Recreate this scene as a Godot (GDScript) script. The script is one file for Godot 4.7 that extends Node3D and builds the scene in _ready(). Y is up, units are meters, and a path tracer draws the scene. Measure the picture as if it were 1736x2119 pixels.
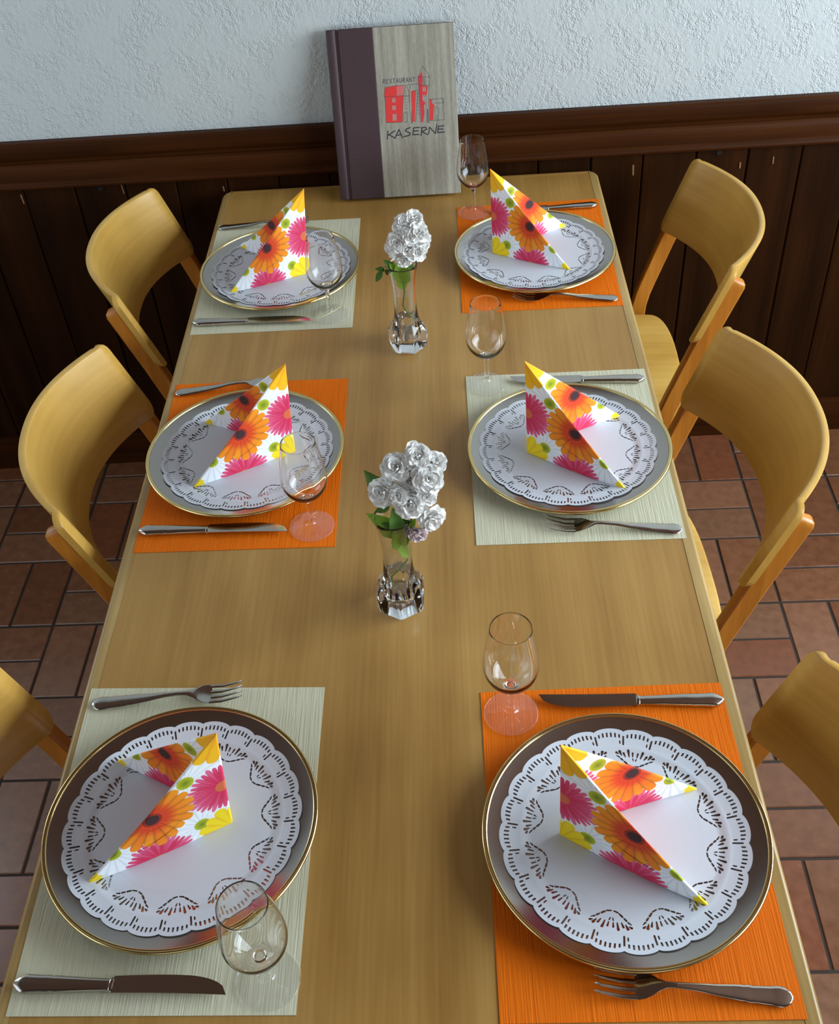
extends Node3D

# ---------------------------------------------------------------- mesh builder
class MB:
	var v := PackedVector3Array()
	var t := PackedInt32Array()
	var uv := PackedVector2Array()

	func pt(p: Vector3, w := Vector2.ZERO) -> int:
		v.append(p)
		uv.append(w)
		return v.size() - 1

	func tri(a: int, b: int, c: int) -> void:
		t.append(a)
		t.append(b)
		t.append(c)

	func quad(a: int, b: int, c: int, d: int) -> void:
		tri(a, b, c)
		tri(a, c, d)

	# rows of equal length joined by quads; ring closes each row on itself
	func rows(list: Array, ring := true, cap0 := true, cap1 := true) -> void:
		var n: int = list[0].size()
		var base := v.size()
		for r in list:
			for p in r:
				pt(p)
		var m := list.size()
		var last := n if ring else n - 1
		for i in m - 1:
			for j in last:
				var a := base + i * n + j
				var b := base + i * n + (j + 1) % n
				quad(a, b, b + n, a + n)
		if ring and cap0:
			for j in range(1, n - 1):
				tri(base, base + j + 1, base + j)
		if ring and cap1:
			var e := base + (m - 1) * n
			for j in range(1, n - 1):
				tri(e, e + j, e + j + 1)

	# profile of (radius, height) turned round the y axis
	func lathe(profile: Array, seg: int) -> void:
		var base := v.size()
		var starts := []
		for p in profile:
			if p.x < 1e-6:
				starts.append([pt(Vector3(0, p.y, 0)), 1])
			else:
				var s := v.size()
				for j in seg:
					var a := TAU * j / seg
					pt(Vector3(p.x * cos(a), p.y, p.x * sin(a)))
				starts.append([s, seg])
		for i in profile.size() - 1:
			var a: Array = starts[i]
			var b: Array = starts[i + 1]
			for j in seg:
				var k := (j + 1) % seg
				if a[1] == 1 and b[1] == 1:
					continue
				if a[1] == 1:
					tri(a[0], b[0] + k, b[0] + j)
				elif b[1] == 1:
					tri(a[0] + j, a[0] + k, b[0])
				else:
					quad(a[0] + j, a[0] + k, b[0] + k, b[0] + j)

	# box with chamfered edges
	func box(c: Vector3, size: Vector3, ch := 0.002, basis := Basis.IDENTITY) -> void:
		var h := size * 0.5
		ch = minf(ch, minf(h.x, minf(h.y, h.z)) * 0.9)
		var id := {}
		for sx in [-1, 1]:
			for sy in [-1, 1]:
				for sz in [-1, 1]:
					var s := Vector3(sx, sy, sz)
					for ax in 3:
						var p := (h - Vector3.ONE * ch) * s
						p[ax] = h[ax] * s[ax]
						id[[sx, sy, sz, ax]] = pt(c + basis * p)
		var c0 := t.size()
		for ax in 3:
			var b := (ax + 1) % 3
			var d := (ax + 2) % 3
			for s in [-1, 1]:
				var q := []
				for k in [[-1, -1], [1, -1], [1, 1], [-1, 1]]:
					var key := [0, 0, 0, ax]
					key[ax] = s
					key[b] = k[0]
					key[d] = k[1]
					q.append(id[key])
				if s > 0:
					quad(q[0], q[1], q[2], q[3])
				else:
					quad(q[3], q[2], q[1], q[0])
			# the four edges along ax
			for sb in [-1, 1]:
				for sd in [-1, 1]:
					var k := []
					for e in [[-1, b], [1, b], [1, d], [-1, d]]:
						var key := [0, 0, 0, e[1]]
						key[ax] = e[0]
						key[b] = sb
						key[d] = sd
						k.append(id[key])
					if sb * sd > 0:
						quad(k[0], k[3], k[2], k[1])
					else:
						quad(k[0], k[1], k[2], k[3])
		for sx in [-1, 1]:
			for sy in [-1, 1]:
				for sz in [-1, 1]:
					var a: int = id[[sx, sy, sz, 0]]
					var b2: int = id[[sx, sy, sz, 1]]
					var d2: int = id[[sx, sy, sz, 2]]
					if sx * sy * sz > 0:
						tri(a, b2, d2)
					else:
						tri(a, d2, b2)
		# make every face of this convex body look outwards
		for i in range(c0, t.size(), 3):
			var p0 := v[t[i]]
			var n := (v[t[i + 1]] - p0).cross(v[t[i + 2]] - p0)
			if n.dot(p0 - c) < 0:
				var k := t[i + 1]
				t[i + 1] = t[i + 2]
				t[i + 2] = k

	# a round bar along points, radii per point
	func tube(points: Array, radii: Array, seg := 8) -> void:
		var list := []
		for i in points.size():
			var d: Vector3 = (points[mini(i + 1, points.size() - 1)] - points[maxi(i - 1, 0)]).normalized()
			var side := d.cross(Vector3(0.13, 0.2, 0.97)).normalized()
			var up := side.cross(d)
			var r := PackedVector3Array()
			for j in seg:
				var a := TAU * j / seg
				r.append(points[i] + (side * cos(a) + up * sin(a)) * radii[i])
			list.append(r)
		rows(list)

	# grain: axis the uv's v runs along (0 x, 1 y, 2 z), -1 keeps the uv given
	func mesh(crease := 40.0, grain := -1, closed := true, at := Vector2.ZERO) -> ArrayMesh:
		if closed:
			var vol := 0.0
			for i in range(0, t.size(), 3):
				vol += v[t[i]].dot(v[t[i + 1]].cross(v[t[i + 2]]))
			if vol < 0:
				for i in range(0, t.size(), 3):
					var k := t[i + 1]
					t[i + 1] = t[i + 2]
					t[i + 2] = k
		var key := {}
		var weld := PackedInt32Array()
		weld.resize(v.size())
		for i in v.size():
			var s := Vector3i((v[i] * 100000.0).round())
			if not key.has(s):
				key[s] = key.size()
			weld[i] = key[s]
		var around := []
		around.resize(key.size())
		for i in key.size():
			around[i] = PackedInt32Array()
		var fn := PackedVector3Array()
		var fa := PackedFloat32Array()
		for i in range(0, t.size(), 3):
			var n := (v[t[i + 1]] - v[t[i]]).cross(v[t[i + 2]] - v[t[i]])
			fa.append(n.length())
			fn.append(n.normalized())
			for k in 3:
				around[weld[t[i + k]]].append(i / 3)
		var limit := cos(deg_to_rad(crease))
		var ov := PackedVector3Array()
		var on := PackedVector3Array()
		var ou := PackedVector2Array()
		for i in range(0, t.size(), 3):
			var f := i / 3
			if fa[f] < 1e-14:
				continue
			var n0 := fn[f]
			for k in [0, 2, 1]:
				var q := t[i + k]
				var n := Vector3.ZERO
				for g in around[weld[q]]:
					if fn[g].dot(n0) >= limit:
						n += fn[g] * fa[g]
				ov.append(v[q])
				on.append(n.normalized() if n.length() > 1e-12 else n0)
				if grain < 0:
					ou.append(uv[q])
				else:
					var an := n0.abs()
					var other: int
					var ax := 0 if an.x >= an.y and an.x >= an.z else 1 if an.y >= an.z else 2
					if ax == grain:
						other = (grain + 1) % 3
						ou.append(Vector2(v[q][other], v[q][(grain + 2) % 3]) + at)
					else:
						other = 3 - ax - grain
						ou.append(Vector2(v[q][other], v[q][grain]) + at)
		var a := []
		a.resize(Mesh.ARRAY_MAX)
		a[Mesh.ARRAY_VERTEX] = ov
		a[Mesh.ARRAY_NORMAL] = on
		a[Mesh.ARRAY_TEX_UV] = ou
		var m := ArrayMesh.new()
		m.add_surface_from_arrays(Mesh.PRIMITIVE_TRIANGLES, a)
		return m

# ---------------------------------------------------------------- naming and tagging
var counts := {}
const TOP := 0.75

func numbered(called: String) -> String:
	var n: int = counts.get(called, 0)
	counts[called] = n + 1
	return called if n == 0 else "%s_%03d" % [called, n]

func tag(o: Node3D, label: String, category: String, group := "") -> Node3D:
	o.set_meta("label", label)
	o.set_meta("category", category)
	if group:
		o.set_meta("group", group)
	return o

func thing(called: String, at := Vector3.ZERO, turn := 0.0) -> Node3D:
	var o := Node3D.new()
	o.name = numbered(called)
	add_child(o)
	o.position = at
	o.rotation.y = turn
	return o

func part(called: String, m: Mesh, mat: Material, parent: Node, label := "") -> MeshInstance3D:
	var o := MeshInstance3D.new()
	o.mesh = m
	o.material_override = mat
	if parent == self:
		o.name = numbered(called)
		add_child(o)
	else:
		var n := 0
		for c in parent.get_children():
			if String(c.name) == called or String(c.name).begins_with(called + "_0") or String(c.name).begins_with(called + "_1") or String(c.name).begins_with(called + "_2"):
				n += 1
		o.name = called if n == 0 else "%s_%03d" % [called, n]
		parent.add_child(o, true)
	if label:
		o.set_meta("label", label)
	return o

func struct(o: Node3D) -> Node3D:
	o.set_meta("kind", "structure")
	return o

# ---------------------------------------------------------------- textures
func noise_img(w: int, h: int, freq: float, seed_: int, octaves := 4, kind := FastNoiseLite.TYPE_SIMPLEX_SMOOTH) -> Image:
	var n := FastNoiseLite.new()
	n.seed = seed_
	n.frequency = freq
	n.noise_type = kind
	n.fractal_octaves = octaves
	if octaves <= 1:
		n.fractal_type = FastNoiseLite.FRACTAL_NONE
	var im := n.get_seamless_image(w, h, false, false, 0.15, true)
	im.convert(Image.FORMAT_L8)
	return im

# streaks along v: noise squeezed small in v and blown up again
func streaks(w: int, h: int, squeeze: int, freq: float, seed_: int, octaves := 3) -> PackedByteArray:
	var im := noise_img(w, maxi(8, h / squeeze), freq, seed_, octaves)
	im.resize(w, h, Image.INTERPOLATE_CUBIC)
	return im.get_data()

func ramp_tex(w: int, h: int, value: PackedFloat32Array, colors: Array) -> ImageTexture:
	var g := Gradient.new()
	g.offsets = PackedFloat32Array(range(colors.size()).map(func(i): return float(i) / (colors.size() - 1)))
	g.colors = PackedColorArray(colors)
	var table := PackedByteArray()
	for i in 256:
		var c := g.sample(i / 255.0)
		table.append(int(c.r * 255))
		table.append(int(c.g * 255))
		table.append(int(c.b * 255))
	var d := PackedByteArray()
	d.resize(w * h * 3)
	for i in w * h:
		var k := clampi(int(value[i] * 255.0), 0, 255) * 3
		d[i * 3] = table[k]
		d[i * 3 + 1] = table[k + 1]
		d[i * 3 + 2] = table[k + 2]
	return ImageTexture.create_from_image(Image.create_from_data(w, h, false, Image.FORMAT_RGB8, d))

func mixed(layers: Array, weights: Array, bias := 0.0) -> PackedFloat32Array:
	var out := PackedFloat32Array()
	var n: int = layers[0].size()
	out.resize(n)
	for k in layers.size():
		var l: PackedByteArray = layers[k]
		var w: float = weights[k] / 255.0
		for i in n:
			out[i] += l[i] * w
	if bias != 0.0:
		for i in n:
			out[i] += bias
	return out

func grey_tex(w: int, h: int, value: PackedFloat32Array) -> ImageTexture:
	var d := PackedByteArray()
	d.resize(w * h)
	for i in w * h:
		d[i] = clampi(int(value[i] * 255.0), 0, 255)
	return ImageTexture.create_from_image(Image.create_from_data(w, h, false, Image.FORMAT_L8, d))

func wood_tex(w: int, h: int, seed_: int, colors: Array, wide := 0.012, fine := 0.12) -> ImageTexture:
	var a := streaks(w, h, 24, wide, seed_)
	var b := streaks(w, h, 16, fine, seed_ + 1, 2)
	var c := noise_img(w, h, 0.006, seed_ + 2, 3).get_data()
	return ramp_tex(w, h, mixed([a, b, c], [0.45, 0.3, 0.35], -0.05), colors)

func mat(color: Color, rough := 0.5, metal := 0.0, tex: Texture2D = null, scale := Vector3.ONE) -> StandardMaterial3D:
	var m := StandardMaterial3D.new()
	m.albedo_color = color
	m.roughness = rough
	m.metallic = metal
	if tex:
		m.albedo_texture = tex
		m.uv1_scale = scale
	return m

func relief(m: StandardMaterial3D, tex: Texture2D, depth_cm: float) -> StandardMaterial3D:
	m.heightmap_enabled = true
	m.heightmap_texture = tex
	m.heightmap_scale = depth_cm
	return m

func glass_mat(tint: Color, ior_scale := 0.05) -> StandardMaterial3D:
	var m := StandardMaterial3D.new()
	m.albedo_color = Color(tint, 0.0)
	m.roughness = 0.0
	m.refraction_enabled = true
	m.refraction_scale = ior_scale
	m.transparency = BaseMaterial3D.TRANSPARENCY_ALPHA
	return m

var M := {}

# ---------------------------------------------------------------- painting helpers
class Paint:
	var w: int
	var h: int
	var d := PackedFloat32Array()

	func _init(w_: int, h_: int, c: Color) -> void:
		w = w_
		h = h_
		d.resize(w * h * 3)
		for i in w * h:
			d[i * 3] = c.r
			d[i * 3 + 1] = c.g
			d[i * 3 + 2] = c.b

	func put(x: int, y: int, c: Color, a: float) -> void:
		if x < 0 or y < 0 or x >= w or y >= h or a <= 0.0:
			return
		var k := (y * w + x) * 3
		a = minf(a, 1.0)
		d[k] += (c.r - d[k]) * a
		d[k + 1] += (c.g - d[k + 1]) * a
		d[k + 2] += (c.b - d[k + 2]) * a

	func line(p: Vector2, q: Vector2, wide: float, c: Color, strength := 1.0) -> void:
		var lo := Vector2(minf(p.x, q.x), minf(p.y, q.y)) - Vector2.ONE * (wide + 1)
		var hi := Vector2(maxf(p.x, q.x), maxf(p.y, q.y)) + Vector2.ONE * (wide + 1)
		for y in range(int(lo.y), int(hi.y) + 1):
			for x in range(int(lo.x), int(hi.x) + 1):
				var s := Vector2(x, y)
				var near := Geometry2D.get_closest_point_to_segment(s, p, q)
				put(x, y, c, clampf(wide * 0.5 + 0.5 - s.distance_to(near), 0, 1) * strength)

	func poly(points: PackedVector2Array, c: Color, strength := 1.0) -> void:
		var lo := points[0]
		var hi := points[0]
		for p in points:
			lo = Vector2(minf(lo.x, p.x), minf(lo.y, p.y))
			hi = Vector2(maxf(hi.x, p.x), maxf(hi.y, p.y))
		for y in range(int(lo.y), int(hi.y) + 1):
			for x in range(int(lo.x), int(hi.x) + 1):
				if Geometry2D.is_point_in_polygon(Vector2(x, y), points):
					put(x, y, c, strength)

	# a flower seen from above; kind: 0 orange gerbera, 1 pink, 2 white daisy, 3 yellow
	func flower(cx: float, cy: float, r: float, kind: int, turn: float, rng: RandomNumberGenerator) -> void:
		var petals: int = [19, 34, 17, 15, 15][kind]
		var jit := PackedFloat32Array()
		for i in petals + 1:
			jit.append(rng.randf())
		for y in range(int(cy - r), int(cy + r) + 1):
			for x in range(int(cx - r), int(cx + r) + 1):
				if x < 0 or y < 0 or x >= w or y >= h:
					continue
				var dx := x - cx
				var dy := y - cy
				var q := sqrt(dx * dx + dy * dy) / r
				if q > 1.0:
					continue
				var a := fposmod(atan2(dy, dx) + turn, TAU) / TAU * petals
				var k := int(a)
				var f := absf(a - k - 0.5) * 2.0
				var j := jit[k]
				var reach := (0.86 + 0.14 * j) * sqrt(maxf(0.0, 1.0 - pow(f, 3.0) * (0.32 if kind != 1 else 0.45)))
				var edge := clampf((reach - q) * r * 0.5, 0, 1)
				var ray := pow(f, 4.0)
				var c: Color
				if kind == 0:
					c = Color(0.99, 0.62, 0.06).lerp(Color(0.95, 0.42, 0.05), clampf(1.1 - q * 1.1 + (j - 0.5) * 0.5, 0, 1))
					c = c.lerp(Color(0.87, 0.24, 0.08), clampf((0.55 - q) * 4.0, 0, 0.9))
					c = c.darkened(ray * 0.22 * clampf(q * 2, 0, 1))
					if q < 0.15:
						c = Color(0.24, 0.13, 0.14)
					elif q < 0.21:
						c = Color(0.62, 0.16, 0.07)
				elif kind == 1:
					c = Color(0.84, 0.17, 0.34).lerp(Color(0.93, 0.46, 0.62), clampf(q * 1.1 - 0.3 + (j - 0.5) * 0.7, 0, 1))
					c = c.lerp(Color(0.76, 0.1, 0.25), ray * 0.6)
					if q < 0.2:
						c = Color(0.85, 0.42, 0.25)
				elif kind == 2:
					c = Color(0.98, 0.985, 1.0).lerp(Color(0.74, 0.79, 0.84), ray * 0.5 + 0.3 * clampf(0.5 - q, 0, 1))
					if q < 0.23:
						c = Color(0.72, 0.74, 0.12).lerp(Color(0.45, 0.52, 0.08), clampf(1 - q * 5, 0, 1))
				elif kind == 4:
					c = Color(0.99, 0.74, 0.05).lerp(Color(0.95, 0.55, 0.04), ray * 0.6 + clampf(0.5 - q, 0, 0.5))
				else:
					c = Color(0.99, 0.87, 0.08).lerp(Color(0.95, 0.70, 0.05), ray * 0.8 + clampf(0.3 - q, 0, 0.3))
				put(x, y, c, edge)

	func texture() -> ImageTexture:
		var b := PackedByteArray()
		b.resize(d.size())
		for i in d.size():
			b[i] = clampi(int(d[i] * 255.0 + 0.5), 0, 255)
		return ImageTexture.create_from_image(Image.create_from_data(w, h, false, Image.FORMAT_RGB8, b))

func napkin_texture() -> ImageTexture:
	var n := 640
	var p := Paint.new(n, n, Color(0.89, 0.91, 0.94))
	var rng := RandomNumberGenerator.new()
	rng.seed = 5
	for f in [[0.25, 0.66, 0.25, 2], [0.20, 0.15, 0.24, 2], [0.79, 0.22, 0.23, 2], [0.50, 0.20, 0.2, 2], [1.0, 0.02, 0.11, 3], [0.0, -0.02, 0.26, 3], [0.0, 1.0, 0.29, 4], [0.02, 0.46, 0.26, 1], [0.51, -0.03, 0.26, 1], [0.5, 0.43, 0.31, 0]]:
		p.flower(f[0] * n, (1.0 - f[1]) * n, f[2] * n, f[3], rng.randf() * 3.0, rng)
	return p.texture()

const GLYPH := {
	"R": [[0, 1, 0, 0], [0, 0, 0.7, 0.05], [0.7, 0.05, 0.75, 0.35], [0.75, 0.35, 0.05, 0.5], [0.05, 0.5, 0.85, 1]],
	"E": [[0, 1, 0, 0], [0, 0, 0.75, 0], [0, 0.5, 0.65, 0.48], [0, 1, 0.8, 0.97]],
	"S": [[0.8, 0.02, 0.15, 0.15], [0.15, 0.15, 0.2, 0.4], [0.2, 0.4, 0.8, 0.6], [0.8, 0.6, 0.7, 0.9], [0.7, 0.9, 0, 1]],
	"T": [[0, 0, 0.95, 0], [0.5, 0, 0.42, 1]],
	"A": [[0, 1, 0.45, 0], [0.45, 0, 0.9, 1], [0.2, 0.65, 0.75, 0.63]],
	"U": [[0, 0, 0.05, 0.8], [0.05, 0.8, 0.4, 1], [0.4, 1, 0.75, 0.8], [0.75, 0.8, 0.8, 0]],
	"N": [[0, 1, 0, 0], [0, 0, 0.8, 1], [0.8, 1, 0.85, -0.05]],
	"K": [[0.05, 0, 0, 1], [0.9, 0, 0.05, 0.55], [0.15, 0.48, 0.9, 0.9]],
}

# printed front of the menu folder; the drawing's own grid is about 1736 x 1562
func menu_texture() -> ImageTexture:
	var w := 640
	var h := 1300
	var a := streaks(w, h, 30, 0.02, 71)
	var b := streaks(w, h, 12, 0.15, 72, 2)
	var val := mixed([a, b], [0.6, 0.4])
	var p := Paint.new(w, h, Color(0, 0, 0))
	for i in w * h:
		var c := Color(0.50, 0.47, 0.41).lerp(Color(0.66, 0.635, 0.57), clampf(val[i] * 1.6 - 0.3, 0, 1))
		p.d[i * 3] = c.r
		p.d[i * 3 + 1] = c.g
		p.d[i * 3 + 2] = c.b
	var at := func(x: float, y: float) -> Vector2:
		var yz := 315.6 + 0.303 * y
		return Vector2((315.6 + 0.303 * x - 358.0 - (yz - 160.0) * 0.0587 ) / 434.0 * w, (yz - 147.0 + (x - 800.0) * 0.012) / 919.0 * h)
	var ink := Color(0.12, 0.13, 0.16)
	var red := Color(0.84, 0.16, 0.14)
	var crimson := Color(0.80, 0.14, 0.20)
	var fill := func(pts: Array, c: Color, s: float) -> void:
		var q := PackedVector2Array()
		for k in range(0, pts.size(), 2):
			q.append(at.call(pts[k], pts[k + 1]))
		p.poly(q, c, s)
	var draw := func(pts: Array, wide: float, c: Color, s: float) -> void:
		for k in range(0, pts.size() - 2, 2):
			p.line(at.call(pts[k], pts[k + 1]), at.call(pts[k + 2], pts[k + 3]), wide, c, s)
	# red barracks block, gabled end, tower and annex
	fill.call([345, 500, 560, 468, 560, 640, 335, 660], red, 0.95)
	fill.call([560, 468, 700, 470, 665, 640, 560, 640], Color(0.80, 0.36, 0.36), 0.9)
	fill.call([350, 660, 680, 640, 655, 1110, 365, 1115], red, 0.95)
	fill.call([750, 510, 790, 560, 795, 830, 775, 560], red, 0.9)
	fill.call([815, 570, 905, 560, 885, 1110, 835, 1110], red, 0.9)
	fill.call([1015, 225, 945, 330, 950, 470, 970, 640, 1000, 1120, 1035, 1120, 1060, 960, 1050, 830, 1080, 780, 1030, 740, 1020, 640, 1020, 330], crimson, 0.95)
	fill.call([1015, 480, 1120, 480, 1100, 640, 1010, 640], red, 0.9)
	fill.call([1145, 720, 1200, 720, 1190, 780, 1245, 830, 1230, 880, 1225, 1080, 1150, 1090], red, 0.9)
	var pale := Color(0.66, 0.60, 0.55)
	for r in [[475, 680, 540, 760], [475, 810, 545, 890], [480, 960, 555, 1080], [1025, 500, 1085, 580], [1030, 670, 1090, 720]]:
		fill.call([r[0], r[1], r[2], r[1], r[2], r[3], r[0], r[3]], pale, 0.75)
		draw.call([(r[0] + r[2]) / 2, r[1], (r[0] + r[2]) / 2, r[3]], 2.0, ink, 0.5)
		draw.call([r[0], r[3], r[0], r[1], r[2], r[1], r[2], r[3]], 1.6, ink, 0.4)
	for s in [
		[335, 640, 350, 490, 560, 465, 720, 465], [330, 655, 680, 645, 790, 650], [345, 660, 365, 1115, 650, 1112], [720, 470, 675, 640, 660, 1100],
		[740, 460, 950, 440], [800, 480, 800, 530], [745, 480, 775, 560, 790, 900, 830, 1140], [830, 570, 950, 550], [940, 580, 900, 1110],
		[1005, 170, 945, 330, 965, 640, 990, 1120], [1010, 130, 1080, 210, 1150, 330, 1140, 460, 1130, 660, 1145, 1140], [945, 325, 1150, 330], [1030, 340, 1040, 470], [1050, 360, 1065, 460], [960, 470, 1140, 470],
		[1140, 720, 1390, 705, 1420, 1085, 1150, 1095], [1240, 785, 1400, 785], [1390, 705, 1410, 790], [1255, 1090, 1250, 880, 1280, 850, 1310, 890, 1310, 1100], [680, 1100, 690, 940, 745, 935, 745, 1110, 690, 1115], [1110, 880, 1105, 1120, 1145, 1130]]:
		draw.call(s, 3.4, ink, 0.7)
	for k in 7:
		draw.call([690 + k % 2 * 12, 560 + k * 50, 745, 565 + k * 50], 3.0, ink, 0.45)
		draw.call([915, 600 + k * 60, 965, 610 + k * 60], 4.0, Color(0.3, 0.28, 0.42), 0.5)
	draw.call([1120, 900, 1125, 1120], 7.0, Color(0.25, 0.2, 0.32), 0.7)
	draw.call([830, 900, 835, 1140], 5.0, ink, 0.6)
	draw.call([1285, 1000, 1285, 1140], 5.0, ink, 0.5)
	# KASERNE in a hand-drawn hand
	for s in [
		[395, 1265, 380, 1410], [520, 1262, 390, 1345], [408, 1330, 520, 1392], [520, 1400, 595, 1240, 655, 1395], [548, 1345, 640, 1335],
		[800, 1212, 730, 1235, 712, 1270, 800, 1312, 785, 1352, 680, 1372], [862, 1220, 848, 1342, 960, 1338], [860, 1218, 970, 1212], [858, 1276, 950, 1272],
		[1012, 1220, 998, 1362], [1000, 1220, 1085, 1212, 1102, 1245, 1015, 1290, 1115, 1345], [1135, 1338, 1150, 1212, 1262, 1328, 1285, 1160],
		[1312, 1195, 1300, 1312, 1425, 1305], [1310, 1202, 1412, 1192], [1306, 1252, 1400, 1250]]:
		draw.call(s, 8.5, ink, 0.95)
	var word := "RESTAURANT"
	for i in word.length():
		var x0 := 315.0 + i * 59.0
		var y0 := 352.0 - i * 2.6
		for s in GLYPH[word[i]]:
			draw.call([x0 + s[0] * 46.0, y0 + s[1] * 72.0, x0 + s[2] * 46.0, y0 + s[3] * 72.0], 4.2, ink, 0.8)
	return p.texture()

func make_materials() -> void:
	M.table = mat(Color(1, 1, 1), 0.36, 0, wood_tex(1024, 1024, 11, [Color(0.55, 0.39, 0.175), Color(0.625, 0.46, 0.225), Color(0.68, 0.515, 0.27), Color(0.73, 0.57, 0.32)]), Vector3(1.25, 0.53, 1))
	M.edge = mat(Color(1, 1, 1), 0.3, 0, wood_tex(256, 512, 21, [Color(0.55, 0.43, 0.22), Color(0.68, 0.55, 0.33), Color(0.77, 0.65, 0.43)]), Vector3(6, 1.1, 1))
	M.chair = mat(Color(1, 1, 1), 0.3, 0, wood_tex(512, 512, 31, [Color(0.72, 0.535, 0.235), Color(0.80, 0.62, 0.30), Color(0.86, 0.69, 0.37)], 0.008, 0.06), Vector3(2.2, 1.6, 1))
	M.post = mat(Color(1, 1, 1), 0.3, 0, wood_tex(512, 512, 41, [Color(0.62, 0.36, 0.10), Color(0.73, 0.45, 0.14), Color(0.80, 0.52, 0.20)], 0.01, 0.08), Vector3(3, 1.3, 1))
	M.dark = mat(Color(1, 1, 1), 0.55, 0, wood_tex(512, 512, 51, [Color(0.10, 0.046, 0.010), Color(0.165, 0.078, 0.018), Color(0.225, 0.115, 0.034)]), Vector3(3, 0.8, 1))
	M.dark.metallic_specular = 0.18
	M.dark_trim = mat(Color(1, 1, 1), 0.5, 0, wood_tex(512, 512, 56, [Color(0.15, 0.066, 0.014), Color(0.235, 0.112, 0.026), Color(0.29, 0.15, 0.042)]), Vector3(4, 0.7, 1))
	M.dark_trim.metallic_specular = 0.2
	M.gap = mat(Color(0.05, 0.03, 0.02), 0.9)
	M.chip = mat(Color(0.52, 0.36, 0.20), 0.8)
	M.ceiling = mat(Color(0.33, 0.20, 0.12), 0.6)
	# plaster: trowelled clumps with fine grain
	var a := noise_img(1024, 1024, 0.03, 61, 4).get_data()
	var b := noise_img(1024, 1024, 0.11, 62, 3).get_data()
	var c := noise_img(1024, 1024, 0.006, 63, 3).get_data()
	var hv := PackedFloat32Array()
	hv.resize(1024 * 1024)
	for i in hv.size():
		var x := a[i] / 255.0
		var y := b[i] / 255.0
		var where := clampf((c[i] / 255.0 - 0.22) * 1.9, 0.3, 1.0)
		hv[i] = 0.5 + (clampf((x - 0.45) * 2.0, -0.5, 0.5) * 0.55 + (y - 0.5) * 0.75) * where
	var plaster_h := grey_tex(1024, 1024, hv)
	M.plaster = relief(mat(Color(0.74, 0.75, 0.74), 0.85), plaster_h, 0.2)
	M.plaster.uv1_scale = Vector3(2.3, 1.9, 1)
	M.paint = mat(Color(0.60, 0.585, 0.55), 0.9)
	# crepe paper mats: fine lines across the short side
	var s1 := streaks(1024, 512, 16, 0.12, 81, 2)
	var s2 := streaks(1024, 512, 8, 0.04, 82, 3)
	var crepe := mixed([s1, s2], [0.6, 0.4])
	var crepe_h := grey_tex(1024, 512, crepe)
	M.orange = relief(mat(Color(1, 1, 1), 0.75, 0, ramp_tex(1024, 512, crepe, [Color(0.86, 0.39, 0.0), Color(0.895, 0.425, 0.0), Color(0.92, 0.455, 0.004)]), Vector3(3.5, 2.5, 1)), crepe_h, 0.05)
	M.orange.metallic_specular = 0.3
	M.beige = relief(mat(Color(1, 1, 1), 0.75, 0, ramp_tex(1024, 512, crepe, [Color(0.75, 0.73, 0.61), Color(0.80, 0.78, 0.665), Color(0.84, 0.82, 0.71)]), Vector3(3.5, 2.5, 1)), crepe_h, 0.05)
	M.steel = mat(Color(0.70, 0.68, 0.66), 0.2, 1.0)
	M.cutlery = mat(Color(0.74, 0.72, 0.69), 0.14, 1.0)
	M.gold = mat(Color(0.88, 0.79, 0.55), 0.18, 1.0)
	M.paper = mat(Color(0.79, 0.80, 0.825), 0.8)
	M.paper.backlight_enabled = true
	M.paper.backlight = Color(0.15, 0.15, 0.15)
	M.napkin = mat(Color(1, 1, 1), 0.75, 0, napkin_texture())
	M.napkin.backlight_enabled = true
	M.napkin.backlight = Color(0.12, 0.12, 0.12)
	M.glass = glass_mat(Color(1, 1, 1))
	M.sheet = StandardMaterial3D.new()
	M.sheet.albedo_color = Color(1, 1, 1, 0.0)
	M.sheet.roughness = 0.0
	M.sheet.transparency = BaseMaterial3D.TRANSPARENCY_ALPHA
	M.foot = M.sheet.duplicate()
	M.foot.albedo_color = Color(1, 1, 1, 0.025)
	M.vase = glass_mat(Color(0.98, 0.99, 1))
	M.water = M.sheet
	M.pane = StandardMaterial3D.new()
	M.pane.albedo_color = Color(1, 1, 1, 0.04)
	M.pane.roughness = 0.02
	M.pane.transparency = BaseMaterial3D.TRANSPARENCY_ALPHA
	M.white_paint = mat(Color(0.85, 0.85, 0.83), 0.4)
	M.petal = mat(Color(1.0, 0.99, 0.975), 0.8)
	M.petal.backlight_enabled = true
	M.petal.backlight = Color(0.2, 0.2, 0.2)
	M.blush = mat(Color(0.92, 0.86, 0.87), 0.6)
	M.blush.backlight_enabled = true
	M.blush.backlight = Color(0.45, 0.42, 0.42)
	M.heart = mat(Color(0.62, 0.47, 0.33), 0.8)
	M.leaf = mat(Color(0.44, 0.55, 0.10), 0.8)
	M.leaf.backlight_enabled = true
	M.leaf.backlight = Color(0.35, 0.5, 0.12)
	M.leaf_dark = mat(Color(0.26, 0.40, 0.08), 0.75)
	M.stem = mat(Color(0.36, 0.47, 0.15), 0.5)
	var cl := noise_img(256, 256, 0.25, 91, 2).get_data()
	var cloth_h := grey_tex(256, 256, mixed([cl], [1.0]))
	M.cloth = relief(mat(Color(0.235, 0.145, 0.155), 0.6), cloth_h, 0.05)
	M.cloth.uv1_scale = Vector3(8, 8, 1)
	M.cover = mat(Color(1, 1, 1), 0.6, 0, menu_texture())
	M.pages = mat(Color(0.78, 0.76, 0.70), 0.8)
	# floor tiles: a few tones, speckled
	var t1 := noise_img(512, 512, 0.02, 101, 4).get_data()
	var t2 := noise_img(512, 512, 0.2, 102, 2).get_data()
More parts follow.
